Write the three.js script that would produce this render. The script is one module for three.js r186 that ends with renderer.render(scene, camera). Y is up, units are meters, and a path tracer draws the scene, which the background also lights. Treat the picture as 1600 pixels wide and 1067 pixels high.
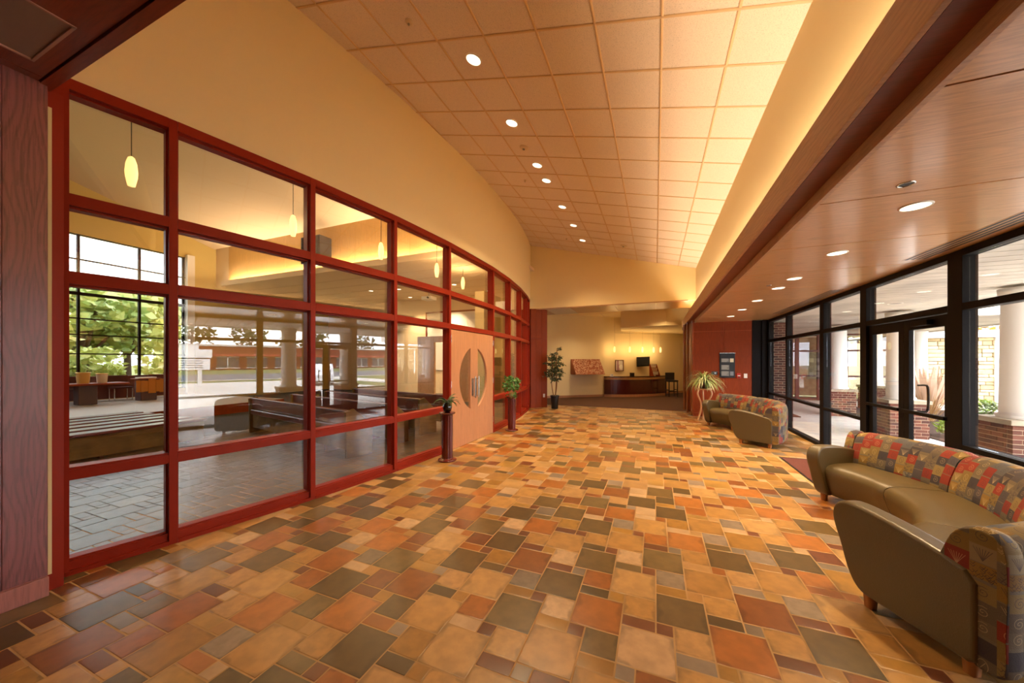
import * as THREE from 'three';
import { RoundedBoxGeometry } from 'three/addons/geometries/RoundedBoxGeometry.js';
import { mergeGeometries } from 'three/addons/utils/BufferGeometryUtils.js';
import { RectAreaLightUniformsLib } from 'three/addons/lights/RectAreaLightUniformsLib.js';

// ---------- camera, sky, exposure, large lights ----------
const scene = new THREE.Scene();
const renderer = new THREE.WebGLRenderer({ antialias: true });
renderer.toneMapping = THREE.LinearToneMapping;
renderer.toneMappingExposure = 1.05;
renderer.shadowMap.enabled = true;
RectAreaLightUniformsLib.init();
const EYE = 1.65, F_PX = 548.76, YAW = Math.atan((1023.96 - 800) / F_PX);
const camera = new THREE.PerspectiveCamera(2 * Math.atan(533.5 / F_PX) * 180 / Math.PI, 1600 / 1067, 0.05, 600);
camera.position.set(0, EYE, 0);
camera.rotation.y = YAW;                       // the hall runs along -z; the lens looks 22 degrees to its left
camera.setViewOffset(1600, 1067, 0, -30.76, 1600, 1067);
const WARM = new THREE.Color(1, 0.66, 0.31), COVE = new THREE.Color(1, 0.78, 0.52), LAMP = new THREE.Color(1, 0.74, 0.42);
const SKY = 11, CAN = 23, SOFFIT_CAN = 17, COVE_POWER = 62, NAVE_CAN = 55;

// ---------- helpers ----------
let seed = 7;
const rnd = () => { seed |= 0; seed = seed + 0x6D2B79F5 | 0; let t = Math.imul(seed ^ seed >>> 15, 1 | seed); t = t + Math.imul(t ^ t >>> 7, 61 | t) ^ t; return ((t ^ t >>> 14) >>> 0) / 4294967296; };
const rr = (a, b) => a + (b - a) * rnd();
const pick = (a) => a[Math.floor(rnd() * a.length)];
const V = (x, y, z) => new THREE.Vector3(x, y, z);
const PI = Math.PI;
function hash2(x, y, s) { let n = Math.imul(x, 374761393) + Math.imul(y, 668265263) + Math.imul(s, 982451653); n = Math.imul(n ^ n >>> 13, 1274126177); return ((n ^ n >>> 16) >>> 0) / 4294967296; }
function vnoise(x, y, px, py, s) {            // tileable value noise
  const xi = Math.floor(x), yi = Math.floor(y), fx = x - xi, fy = y - yi, u = fx * fx * (3 - 2 * fx), v = fy * fy * (3 - 2 * fy);
  const m = (a, p) => ((a % p) + p) % p, h = (a, b) => hash2(m(a, px), m(b, py), s);
  return (h(xi, yi) * (1 - u) + h(xi + 1, yi) * u) * (1 - v) + (h(xi, yi + 1) * (1 - u) + h(xi + 1, yi + 1) * u) * v;
}
function fbm(u, v, px, py, oct, s) { let a = 0, w = 0.5, t = 0; for (let o = 0; o < oct; o++) { a += w * vnoise(u * px, v * py, px, py, s + o); t += w; w *= 0.5; px *= 2; py *= 2; } return a / t; }
function tex(n, fn, srgb = true, m = n) {
  const d = new Uint8Array(n * m * 4);
  for (let y = 0; y < m; y++) for (let x = 0; x < n; x++) {
    let c = fn(x / n, y / m); if (typeof c === 'number') c = [c, c, c];
    const i = (y * n + x) * 4; for (let k = 0; k < 3; k++) d[i + k] = Math.max(0, Math.min(255, c[k] * 255)); d[i + 3] = 255;
  }
  const t = new THREE.DataTexture(d, n, m); t.magFilter = THREE.LinearFilter; t.minFilter = THREE.LinearFilter;
  t.wrapS = t.wrapT = THREE.RepeatWrapping; t.colorSpace = srgb ? THREE.SRGBColorSpace : THREE.NoColorSpace; t.needsUpdate = true; return t;
}
const rep = (t, x, y) => { const c = t.clone(); c.repeat.set(x, y); c.needsUpdate = true; return c; };
const mat = (hex, rough = 0.6, o = {}) => new THREE.MeshStandardMaterial({ color: hex, roughness: rough, ...o });
const pmat = (hex, rough = 0.6, o = {}) => new THREE.MeshPhysicalMaterial({ color: hex, roughness: rough, ...o });
function shadows(o) { o.traverse((c) => { if (c.isMesh) { c.castShadow = true; c.receiveShadow = true; } }); return o; }
const used = new Map();
function numbered(n) { const k = used.get(n) || 0; used.set(n, k + 1); return k ? n + '_' + String(k).padStart(3, '0') : n; }
function mesh(name, geo, m, parent, x = 0, y = 0, z = 0, ry = 0) {
  const o = new THREE.Mesh(geo, m); o.name = name; o.position.set(x, y, z); o.rotation.y = ry; o.castShadow = o.receiveShadow = true;
  if (parent) parent.add(o); return o;
}
function thing(name, label, category, x = 0, y = 0, z = 0, ry = 0, group) {
  const o = new THREE.Group(); o.name = numbered(name); o.position.set(x, y, z); o.rotation.y = ry; o.userData = { label, category };
  if (group) o.userData.group = group; scene.add(o); return o;
}
function struct(name, label, category) { const o = new THREE.Group(); o.name = name; o.userData = { kind: 'structure', label, category }; scene.add(o); return o; }
function copy(o, label, x, y, z, ry = 0) { const c = o.clone(); c.name = numbered(o.name); c.userData = { ...o.userData, label }; c.position.set(x, y, z); c.rotation.y = ry; scene.add(c); return c; }
// uv in metres from position and normal (dominant axis); turn swaps u and v
function muv(g, turn = false, s = 1) {
  if (g.index) g = g.toNonIndexed();
  if (!g.attributes.normal) g.computeVertexNormals();
  const p = g.attributes.position, n = g.attributes.normal, uv = new Float32Array(p.count * 2);
  for (let i = 0; i < p.count; i += 3) {
    let nx = 0, ny = 0, nz = 0; for (let k = 0; k < 3; k++) { nx += n.getX(i + k); ny += n.getY(i + k); nz += n.getZ(i + k); }
    nx = Math.abs(nx); ny = Math.abs(ny); nz = Math.abs(nz);
    for (let k = 0; k < 3; k++) {
      const X = p.getX(i + k), Y = p.getY(i + k), Z = p.getZ(i + k); let a, b;
      if (nx >= ny && nx >= nz) { a = Z; b = Y; } else if (ny >= nz) { a = X; b = Z; } else { a = X; b = Y; }
      uv[(i + k) * 2] = (turn ? b : a) * s; uv[(i + k) * 2 + 1] = (turn ? a : b) * s;
    }
  }
  g.setAttribute('uv', new THREE.BufferAttribute(uv, 2)); return g;
}
const bx = (w, h, d, x = 0, y = 0, z = 0) => muv(new THREE.BoxGeometry(w, h, d).translate(x, y, z));
const bt = (w, h, d, x = 0, y = 0, z = 0) => muv(new THREE.BoxGeometry(w, h, d).translate(x, y, z), true);
const bb = (x0, x1, y0, y1, z0, z1, turn) => muv(new THREE.BoxGeometry(Math.abs(x1 - x0), Math.abs(y1 - y0), Math.abs(z1 - z0)).translate((x0 + x1) / 2, (y0 + y1) / 2, (z0 + z1) / 2), turn);
const rbx = (w, h, d, r, x = 0, y = 0, z = 0, seg = 2, turn = false) => muv(new RoundedBoxGeometry(w, h, d, seg, r).translate(x, y, z), turn);
const cyl = (r0, r1, h, n = 20, x = 0, y = 0, z = 0) => new THREE.CylinderGeometry(r0, r1, h, n).translate(x, y + h / 2, z);
const lathe = (pts, n = 24) => new THREE.LatheGeometry(pts.map((p) => new THREE.Vector2(p[0], p[1])), n);
function tube(pts, r, seg = 16, rad = 6) { return new THREE.TubeGeometry(new THREE.CatmullRomCurve3(pts.map((p) => V(...p))), seg, r, rad, false); }
const clean = (g) => { g = g.index ? g.toNonIndexed() : g; for (const k of Object.keys(g.attributes)) if (!['position', 'normal', 'uv', 'color'].includes(k)) g.deleteAttribute(k); return g; };
const merge = (a) => mergeGeometries(a.map(clean), false);
// vertical prism of a plan polygon [lat, fwd] between two heights
function prism(poly, y0, y1) {
  const sh = new THREE.Shape(poly.map(([a, b]) => new THREE.Vector2(a, b)));
  const g = new THREE.ExtrudeGeometry(sh, { depth: y1 - y0, bevelEnabled: false }); g.rotateX(-PI / 2); g.translate(0, y0, 0); return muv(g);
}
function geoFrom(pos, idx, uv) {
  const g = new THREE.BufferGeometry(); g.setAttribute('position', new THREE.Float32BufferAttribute(pos, 3));
  if (uv) g.setAttribute('uv', new THREE.Float32BufferAttribute(uv, 2)); g.setIndex(idx); g.computeVertexNormals(); return g;
}

// ---------- sky: even overcast with soft cloud texture ----------
{
  const n = 256, m = 128, d = new Float32Array(n * m * 4);
  for (let y = 0; y < m; y++) for (let x = 0; x < n; x++) {
    const c = fbm(x / n, y / m, 8, 6, 5, 91), k = Math.max(0, Math.min(1, (c - 0.36) * 3.2)), i = (y * n + x) * 4;
    d[i] = SKY * (0.74 + 0.34 * k); d[i + 1] = SKY * (0.85 + 0.22 * k); d[i + 2] = SKY * (1.02 + 0.06 * k); d[i + 3] = 1;
  }
  const t = new THREE.DataTexture(d, n, m, THREE.RGBAFormat, THREE.FloatType);
  t.mapping = THREE.EquirectangularReflectionMapping; t.magFilter = THREE.LinearFilter; t.wrapS = THREE.RepeatWrapping; t.needsUpdate = true;
  scene.background = t;
}

// ---------- textures ----------
const T = {};
function grain(s, rings, contrast, cathedral) { // plain-sawn wood: v runs along the grain, one repeat = one metre
  return tex(512, (u, v) => {
    const w = fbm(u, v, 6, 2, 4, s), d = Math.abs(((u * 3) % 1) - 0.5);
    const ph = rings * (d * d * 1.6 + 0.10 * Math.cos(2 * PI * v) + 0.16 * w), c = (0.5 + 0.5 * Math.sin(ph * 2 * PI)) ** 3;
    const st = fbm(u, v, 96, 2, 3, s + 20), p = fbm(u, v, 200, 10, 2, s + 9);
    return 1 - contrast * (cathedral * c + (1 - cathedral) * st + (p > 0.6 ? 0.35 : 0));
  });
}
T.oak = grain(11, 9, 0.14, 0.3); T.oakBold = grain(31, 10, 0.26, 0.5); T.fine = grain(51, 5, 0.12, 0.15);
T.noise = tex(256, (u, v) => 0.72 + 0.28 * fbm(u, v, 4, 4, 6, 5));
T.mottle = tex(512, (u, v) => { const a = fbm(u, v, 5, 5, 6, 77), b = fbm(u, v, 40, 40, 3, 12); return 0.80 + 0.24 * a + 0.05 * b - 0.04; });
T.flash = [1, 2].map((s) => tex(256, (u, v) => { const n = fbm(u, v, 6, 6, 5, 200 + s), e = Math.min(u, 1 - u, v, 1 - v), m = fbm(u, v, 3, 3, 2, 230 + s), k = Math.max(0, Math.min(1, 1 - (e - 0.3 * (m - 0.5) - 0.08 * (n - 0.5)) / 0.1)); return 0.84 + 0.2 * fbm(u, v, 5, 5, 6, 210 + s) - 0.17 * k; }));
T.bump = tex(256, (u, v) => fbm(u, v, 64, 64, 3, 8), false);
T.plaster = tex(256, (u, v) => fbm(u, v, 40, 40, 4, 18), false);
T.leather = tex(256, (u, v) => { let a = 1; for (let k = 0; k < 3; k++) a = Math.min(a, Math.abs(fbm(u, v, 22 + 9 * k, 22 + 9 * k, 2, 60 + k) - 0.5) * 5); return a; }, false);
T.speck = tex(256, (u, v) => 0.9 + 0.1 * vnoise(u * 128, v * 128, 128, 128, 3) - (vnoise(u * 64, v * 64, 64, 64, 4) > 0.83 ? 0.1 : 0));
T.carpet = tex(256, (u, v) => 0.6 + 0.4 * vnoise(u * 128, v * 128, 128, 128, 33) * (0.7 + 0.3 * fbm(u, v, 8, 8, 3, 2)));
T.concrete = tex(512, (u, v) => 0.8 + 0.16 * fbm(u, v, 6, 6, 6, 41) + 0.06 * vnoise(u * 256, v * 256, 256, 256, 2));

// ---------- materials ----------
const M = {
  wall: mat(0xf0d9a2, 0.9, { bumpMap: rep(T.plaster, 2, 2), bumpScale: 0.0006 }),
  tile: mat(0xf2dfcd, 0.95, { map: rep(T.speck, 3, 3) }),
  tee: mat(0xd8b68a, 0.5),
  redFrame: pmat(0x8c2610, 0.42, { specularIntensity: 0.35 }), black: mat(0x17120f, 0.4), darkFrame: pmat(0x120d0b, 0.55, { specularIntensity: 0.25 }),
  oakRed: pmat(0x96524e, 0.36, { map: T.oakBold, clearcoat: 0.3, clearcoatRoughness: 0.25 }),
  oakRed2: pmat(0xa8573c, 0.36, { map: T.oak, clearcoat: 0.3, clearcoatRoughness: 0.25 }),
  oakBase: pmat(0xb9776a, 0.4, { map: T.oak }),
  cherry: pmat(0x8e3a14, 0.48, { map: T.oak, specularIntensity: 0.35 }),
  beam: pmat(0xcb9c72, 0.42, { map: T.oak }), beamDark: pmat(0x7e3524, 0.4, { map: T.oak }),
  soffit: pmat(0xe0aa70, 0.3, { map: T.oak, clearcoat: 0.45, clearcoatRoughness: 0.12 }),
  soffitDark: pmat(0x8a3d1e, 0.34, { map: T.oak, clearcoat: 0.3, clearcoatRoughness: 0.2 }),
  groove: mat(0x9c4a20, 0.6),
  doorWood: pmat(0xcf946a, 0.38, { map: T.fine, clearcoat: 0.3, clearcoatRoughness: 0.2 }),
  steel: mat(0xc9c6c0, 0.25, { metalness: 1 }), brass: mat(0xd9b26a, 0.3, { metalness: 1 }),
  glass: pmat(0xffffff, 0.0, { transmission: 1, thickness: 0, ior: 1.62 }),
  glassR: pmat(0xffffff, 0.0, { transmission: 1, thickness: 0, ior: 1.5 }),
  glassN: pmat(0xcfd0cc, 0.0, { transmission: 1, thickness: 0, ior: 1.5 }),
  carpet: mat(0x6e4426, 1, { map: rep(T.carpet, 2, 2), bumpMap: rep(T.bump, 4, 4), bumpScale: 0.003 }),
  white: mat(0xeee8dd, 0.6), grey: mat(0x9a9187, 0.6), concrete: mat(0xe6dfd4, 0.9, { map: T.concrete }),
  leather: pmat(0x574728, 0.36, { bumpMap: rep(T.leather, 3, 3), bumpScale: 0.0006, clearcoat: 0.12, clearcoatRoughness: 0.4 }),
  footWood: mat(0xa0622e, 0.4),
};
const glow = (c, s) => new THREE.MeshStandardMaterial({ color: 0xffffff, emissive: c, emissiveIntensity: s, roughness: 0.5 });
M.can = glow(new THREE.Color(1, 0.86, 0.62), 3.2); M.pendant = glow(new THREE.Color(1, 0.66, 0.2), 1.5); M.cove = glow(COVE, 4);
// ================= STRUCTURE =================
const ord = ['first', 'second', 'third', 'fourth', 'fifth', 'sixth', 'seventh', 'eighth', 'ninth'];
const XC = -23.8, ZC = 6.6, R = 20.35;                 // plan circle of the glazed wall (lateral, forward)
const onArc = (s, dr = 0) => { const a = s / R; return [XC + (R + dr) * Math.cos(a), ZC + (R + dr) * Math.sin(a), a]; };
const SLOPE = Math.tan(0.247812), CEIL0 = 3.063587 + EYE, LAT0 = 0.05535;
const ceilAt = (lat) => CEIL0 - SLOPE * (lat - LAT0);
const GX = 2.93, HEAD = 2.79, SOF = 2.815, FAR = 11.88, NEAR = 1.085;
const arcLat = (fwd) => XC + Math.sqrt(R * R - (fwd - ZC) ** 2);

// ---- floor: four-size modular clay tile, 4 inch module ----
const tileTones = { tan: [0xc09050, 0xb78748, 0xbe9058, 0xae7f42, 0xc4985e], gold: [0xb08034, 0xa67630, 0xb68a44], rust: [0xab6626, 0xa05d22, 0x8e5220, 0xb47030], olive: [0x72592f, 0x6a532d, 0x614b28, 0x786138], brown: [0x74401f, 0x814a29, 0x7a4426], slate: [0x927f6b, 0x837260, 0x9a8571], cream: [0xcda87e, 0xc6a076] };
const toneMat = {};
function tileMaterial(hex) { return toneMat[hex] ||= pmat(hex, 0.34, { map: rep(T.mottle, 1.3, 1.3), bumpMap: rep(T.mottle, 1.3, 1.3), bumpScale: 0.0012, clearcoat: 0.25, clearcoatRoughness: 0.3 }); }
const toneFor = { L: ['tan', 'tan', 'tan', 'tan', 'tan', 'olive', 'olive', 'olive', 'rust', 'rust', 'gold'], M: ['tan', 'tan', 'olive', 'slate', 'gold', 'rust', 'tan', 'brown', 'cream'], R: ['gold', 'olive', 'tan', 'brown', 'cream', 'slate', 'rust', 'gold'], S: ['brown', 'slate', 'gold', 'tan', 'brown', 'cream', 'rust'] };
const U = 0.1016, JOINT = 0.008;
function topTile(w, d) {                                 // low bevelled slab, top at y = 0
  const b = 0.004, y = -0.0025, g = geoFrom([-w / 2 + b, 0, -d / 2 + b, w / 2 - b, 0, -d / 2 + b, w / 2 - b, 0, d / 2 - b, -w / 2 + b, 0, d / 2 - b, -w / 2, y, -d / 2, w / 2, y, -d / 2, w / 2, y, d / 2, -w / 2, y, d / 2],
    [0, 3, 2, 0, 2, 1, 4, 0, 1, 4, 1, 5, 5, 1, 2, 5, 2, 6, 6, 2, 3, 6, 3, 7, 7, 3, 0, 7, 0, 4]);
  return g.toNonIndexed();
}
function flashMaterial(hex, k) { return toneMat[hex + '_' + k] ||= pmat(hex, 0.34, { map: T.flash[k], bumpMap: rep(T.mottle, 0.4, 0.4), bumpScale: 0.001, clearcoat: 0.25, clearcoatRoughness: 0.3 }); }
function paving(parent, inside, origin, keep, toneOf, score, flash = true) {
  const list = [];
  for (let m = -60; m <= 60; m++) for (let n = -40; n <= 60; n++) {
    const x0 = -3 * m + 5 * n, y0 = 2 * m + 2 * n;
    for (const [k, x, y, w, d] of [['L', 0, 0, 3, 3], ['R', 3, 1, 2, 1], ['M', 3, 2, 2, 2], ['S', 2, 3, 1, 1]]) {
      const lat = origin[0] + (x0 + x + w / 2) * U, fwd = origin[1] + (y0 + y + d / 2) * U;
      if (inside(lat, fwd)) list.push({ k, lat, fwd, w: w * U - JOINT, d: d * U - JOINT, s: score(lat, fwd, w * d) });
    }
  }
  list.sort((a, b) => b.s - a.s);
  const shapes = {}, rest = [];
  list.forEach((t, i) => {
    const hex = toneOf(t);
    if (i < keep) {
      const big = t.k === 'L' || t.k === 'M', v = Math.floor(rnd() * 5), key = t.k + v;
      if (!shapes[key]) { const g = muv(topTile(t.w, t.d)), uv = g.attributes.uv; for (let q = 0; q < uv.count; q++) uv.setXY(q, big ? uv.getX(q) / t.w * (v & 1 ? -1 : 1) + 0.5 : uv.getX(q) + v * 0.37 + 0.11, big ? uv.getY(q) / t.d * (v & 2 ? -1 : 1) + 0.5 : uv.getY(q) + v * 0.61); shapes[key] = g; }
      const o = mesh('tile', shapes[key], big && flash ? flashMaterial(hex, rnd() < 0.5 ? 0 : 1) : tileMaterial(hex), parent, t.lat, rr(-0.0006, 0.0006), -t.fwd); void o;
    } else {
      const g = topTile(t.w, t.d), a = rnd() * 3, b = rnd() * 3; muv(g); const uv = g.attributes.uv; for (let q = 0; q < uv.count; q++) uv.setXY(q, uv.getX(q) + a, uv.getY(q) + b);
      g.translate(t.lat, 0, -t.fwd); const c = new THREE.Color(hex), col = new Float32Array(g.attributes.position.count * 3); for (let q = 0; q < col.length; q += 3) { col[q] = c.r; col[q + 1] = c.g; col[q + 2] = c.b; }
      g.setAttribute('color', new THREE.BufferAttribute(col, 3)); rest.push(g);
    }
  });
  if (rest.length) { const o = mesh('tile_field', merge(rest), pmat(0xffffff, 0.34, { vertexColors: true, map: rep(T.mottle, 1.3, 1.3), clearcoat: 0.25, clearcoatRoughness: 0.3 }), parent); o.userData.kind = 'stuff'; o.userData.label = 'small clay floor tiles farther away'; }
}
{
  const fl = struct('floor', 'modular clay tile floor in tan, rust and olive running down the hall', 'floor');
  mesh('grout', bb(-5.2, GX + 0.1, -0.12, -0.0022, 5, -12.9), mat(0xd0a672, 0.95, { map: T.noise }), fl);
  const inside = (a, f) => f > -4.5 && f < 12.82 && a < GX - 0.06 && a > (f > NEAR ? arcLat(Math.min(f, 12.5)) - 0.03 : -4.05) && !(a > 1.97 && f > 5.75 && f < 7.33);
  const score = (a, f, ar) => { const zc = f * Math.cos(YAW) - a * Math.sin(YAW), xc = a * Math.cos(YAW) + f * Math.sin(YAW); if (zc < 1.55 || Math.abs(xc / zc) > 1.5) return -1e3 + f * 1e-3; return ar / (zc * zc * zc); };
  const seen = 'o-0.81,2.15 t-1.17,2.33 t-1.08,1.74 t-0.56,1.92 o-0.66,2.54 r-1.12,2.08 c-1.13,1.93 b-0.97,1.94 t-0.82,1.88 b-0.82,1.74 s-0.66,1.74 g-1.33,1.68 s-1.49,1.74 t-1.38,1.93 o-1.43,2.14 g-1.28,2.15 r-1.67,2.14 o-1.61,1.91 t-1.43,2.29 s-1.59,2.34 g-1.70,2.35 g-0.92,2.37 b-0.76,2.35 c-0.60,2.31 g-0.61,2.18 b-0.45,2.15 s-0.91,2.50 o-1.21,2.56 b-1.07,2.56 r-0.94,2.71 b-0.70,2.76 o-1.96,2.31 o-1.45,2.50 o-1.31,1.54 g-1.20,1.54 r-0.33,2.35 c-0.05,2.11 o-0.30,2.10 g-0.30,1.95 s-0.15,1.95 b-0.10,2.35 b0.05,2.36 t-0.10,2.51 o0.16,2.53 t-0.15,2.74 s0.11,2.91 g0.10,2.75 t0.20,2.32 s0.20,2.17 r0.47,2.35 o0.41,2.55 s0.57,2.57 t0.41,2.72 t0.36,2.92 t0.61,3.12 s0.61,2.96 r0.63,2.76 r-0.39,2.71 o-0.40,2.56 g-0.26,2.56 o0.04,3.12 t0.29,3.21 o0.55,3.33 o-0.19,2.96 b-0.05,2.97 t0.81,3.18 o-0.47,2.94 r-0.01,1.98 o-1.59,1.52 t-2.09,1.31 r-2.39,1.53 r-1.90,1.73 o-2.21,1.94 t-2.73,1.74 o-2.18,1.68 g-2.14,1.53 s-2.34,1.27 t-1.84,1.47 o-1.84,1.33 o-2.05,1.15 r-1.56,1.36 r-2.47,2.10 r-2.47,1.90 s-3.27,1.77 o0.98,2.51 t1.08,2.96 s0.96,2.92 b0.91,2.76 r1.05,2.74 r1.09,3.31 r0.72,2.75 o1.06,3.50 o-0.55,3.57 r-0.35,3.97 o0.05,3.20 r-0.95,2.75 o-0.46,3.01 t-0.75,3.19 r-1.05,3.36 o-1.37,3.55 t-0.24,3.40 r0.25,3.60 t-0.05,3.78 o-0.65,4.15 r-0.45,4.57 o-1.18,4.01 t-0.96,4.36 o0.04,4.77 r0.36,4.56 o-2.10,2.97 o-2.01,2.36 o-1.48,2.55 r-2.30,2.53 r-2.49,2.16 o-2.91,2.99 r-2.72,3.38 r-2.50,3.78 r-1.88,3.38 o-2.17,3.57 r-1.96,3.95 o-1.59,3.18 t-2.41,3.16 o-3.40,2.80 r-3.11,2.59 t-1.77,2.77 o-2.26,4.18 o-3.33,3.79 s-2.74,3.73'.split(' ').map((q) => [{ o: 'olive', t: 'tan', r: 'rust', g: 'gold', b: 'brown', s: 'slate', c: 'cream' }[q[0]], ...q.slice(1).split(',').map(Number)]);
  const toneOf = (t) => { for (const [n, a, f] of seen) if (Math.abs(a - t.lat) < t.w / 2 && Math.abs(f - t.fwd) < t.d / 2) return pick(tileTones[n]); return pick(tileTones[pick(toneFor[t.k])]); };
  paving(fl, inside, [-1.0135, 1.997], 300, toneOf, score);
  const mt = thing('entrance_mat', 'flat rust brown walk-off mat set in the tiles before the glass doors', 'mat');
  mesh('mat_field', rbx(0.93, 0.012, 1.56, 0.004, 2.44, -0.001, -6.54), mat(0x7d3a22, 1, { map: rep(T.carpet, 3, 3), bumpMap: rep(T.bump, 4, 4), bumpScale: 0.002 }), mt);
  mesh('mat_edge', merge([bb(1.97, 1.995, -0.004, 0.007, -5.75, -7.33), bb(1.97, 2.9, -0.004, 0.007, -7.31, -7.335)]), M.black, mt);
}

// ---- sloped lay-in ceiling ----
{
  const ce = struct('ceiling', 'sloping ceiling of cream lay-in tiles in a tee grid', 'ceiling');
  const c = Math.cos(0.247812), pitch = 0.6096 * c, j0 = 2.18472, RX = 1.13;
  const P = (lat, fwd, up = 0) => [lat, ceilAt(lat) + up, -fwd];
  const slab = (poly, up, th) => {                       // polygon lying in the ceiling plane, extruded upwards
    const n = poly.length, pos = [], idx = []; for (const [a, f] of poly) pos.push(...P(a, f, up)); for (const [a, f] of poly) pos.push(...P(a, f, up + th));
    for (let k = 1; k < n - 1; k++) { idx.push(0, k + 1, k, n, n + k, n + k + 1); } for (let k = 0; k < n; k++) { const q = (k + 1) % n; idx.push(k, q, n + q, k, n + q, n + k); }
    return geoFrom(pos, idx).toNonIndexed();
  };
  const clip = (poly, f) => { const out = []; for (let k = 0; k < poly.length; k++) { const a = poly[k], b = poly[(k + 1) % poly.length], fa = f(a), fb = f(b); if (fa >= 0) out.push(a); if (fa * fb < 0) { const t = fa / (fa - fb); out.push([a[0] + (b[0] - a[0]) * t, a[1] + (b[1] - a[1]) * t]); } } return out; };
  const grid = [], shared = {};
  for (let i = -8; i <= 1; i++) for (let j = -2; j < 16; j++) {
    const a0 = LAT0 + i * pitch + 0.006, a1 = LAT0 + (i + 1) * pitch - 0.006, f0 = j0 + j * 0.6096 + 0.006, f1 = j0 + (j + 1) * 0.6096 - 0.006;
    let poly = [[a0, f0], [a1, f0], [a1, f1], [a0, f1]];
    const fm = (f0 + f1) / 2, p0 = arcLat(fm - 0.3), p1 = arcLat(fm + 0.3), k = (p1 - p0) / 0.6;
    poly = clip(poly, (p) => p[0] - (p0 + (p[1] - fm + 0.3) * k)); if (poly.length > 2) poly = clip(poly, (p) => RX - p[0]); if (poly.length > 2) poly = clip(poly, (p) => p[1] - NEAR); if (poly.length > 2) poly = clip(poly, (p) => FAR - p[1]);
    if (poly.length < 3) continue;
    const g = slab(poly, 0.008, 0.015); muv(g); mesh('ceiling_tile', g, M.tile, ce);
  }
  const strip = (a0, f0, a1, f1) => grid.push(slab([[a0, f0], [a1, f0], [a1, f1], [a0, f1]], 0, 0.012));
  for (let i = -8; i <= 2; i++) { const a = LAT0 + i * pitch; if (a > RX) continue; let s = NEAR, e = FAR; while (s < FAR && arcLat(s) > a) s += 0.02; while (e > s && arcLat(e) > a) e -= 0.02; if (s < e) strip(a - 0.012, s, a + 0.012, e); }
  for (let j = -2; j <= 16; j++) { const f = j0 + j * 0.6096; if (f < NEAR || f > FAR) continue; strip(arcLat(f), f - 0.012, RX, f + 0.012); }
  mesh('tee_grid', merge(grid), M.tee, ce);
  mesh('roof_deck', slab([[-5.2, NEAR - 0.1], [RX + 0.1, NEAR - 0.1], [RX + 0.1, FAR + 0.1], [-5.2, FAR + 0.1]].map(([a, f]) => [a, f]), 0.06, 0.1), M.white, ce);
}

// ---- left: curved plaster wall over the glazing ----
const TOP = 3.83;
{
  const wl = struct('wall_left', 'curved cream plaster wall above the red framed glazing', 'wall');
  const pos = [], idx = [], uv = [], N = 60, s0 = -5.62, s1 = 5.5, y0 = TOP, y1 = 9.8;
  for (let k = 0; k <= N; k++) { const s = s0 + (s1 - s0) * k / N, [a, f] = onArc(s, 0.005), [b, g] = onArc(s, -0.2); pos.push(a, y0, -f, a, y1, -f, b, y0, -g, b, y1, -g); uv.push(s, y0, s, y1, s, y0, s, y1); }
  for (let k = 0; k < N; k++) { const o = 4 * k, q = o + 4; idx.push(o, q, q + 1, o, q + 1, o + 1, o + 2, q + 3, q + 2, o + 2, o + 3, q + 3, o, o + 2, q + 2, o, q + 2, q, o + 1, q + 1, q + 3, o + 1, q + 3, o + 3); }
  const g = geoFrom(pos, idx, uv); mesh('plaster', g, M.wall, wl);
}
// ---- left glazing ----
const S = [-5.5, -4.865, -3.64, -2.40, -1.07, 0.78, 2.0, 3.22, 4.44, 5.16], FD = 0.15;
{
  const w = struct('window_1', 'curved wall of red painted frames and clear panes between hall and worship space', 'window');
  const levels = [[0, 0.1], [0.735, 0.81], [2.25, 2.34], [2.855, 2.945], [3.745, 3.835]];
  const post = muv(new RoundedBoxGeometry(0.058, TOP, FD, 1, 0.003));
  S.forEach((s, k) => { const [a, f, an] = onArc(s, -FD / 2); mesh('mullion', k === 0 ? bx(0.1, TOP, FD) : post, M.redFrame, w, a, TOP / 2, -f, an + PI / 2); });
  for (let k = 0; k + 1 < S.length; k++) {
    const door = k === 4, [a0, f0] = onArc(S[k], -FD / 2), [a1, f1] = onArc(S[k + 1], -FD / 2), L = Math.hypot(a1 - a0, f1 - f0) - 0.056, an = (S[k] + S[k + 1]) / 2 / R + PI / 2, cx = (a0 + a1) / 2, cf = (f0 + f1) / 2;
    levels.forEach(([y0, y1], q) => { if (door && q < 2) return; mesh('rail', q === 0 ? merge([bx(L, 0.1, FD - 0.03, 0, 0, -0.01), bx(L, 0.035, FD + 0.012, 0, -0.033, 0)]) : q === 1 ? merge([bx(L, y1 - y0, FD), bx(L, 0.02, FD - 0.02, 0, (y1 - y0) / 2 + 0.008, 0)]) : bx(L, y1 - y0, FD), M.redFrame, w, cx, (y0 + y1) / 2, -cf, an); });
    const nz = [Math.cos(an - PI / 2), -Math.sin(an - PI / 2)];
    for (let q = 0; q < 4; q++) {
      if (door && q < 2) continue;
      const y0 = levels[q][1], y1 = levels[q + 1][0];
      mesh('pane', new THREE.BoxGeometry(L - 0.012, y1 - y0 - 0.012, 0.006), M.glass, w, cx - nz[0] * 0.03, (y0 + y1) / 2, -cf - nz[1] * 0.03, an);
      const b = 0.014, W = L, H = y1 - y0; mesh('glazing_bead', merge([bx(W, b, 0.09, 0, H / 2 - b / 2, 0), bx(W, b, 0.09, 0, -H / 2 + b / 2, 0), bx(b, H, 0.09, -W / 2 + b / 2, 0, 0), bx(b, H, 0.09, W / 2 - b / 2, 0, 0)]), M.redFrame, w, cx - nz[0] * 0.02, (y0 + y1) / 2, -cf - nz[1] * 0.02, an);
    }
  }
}
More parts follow.
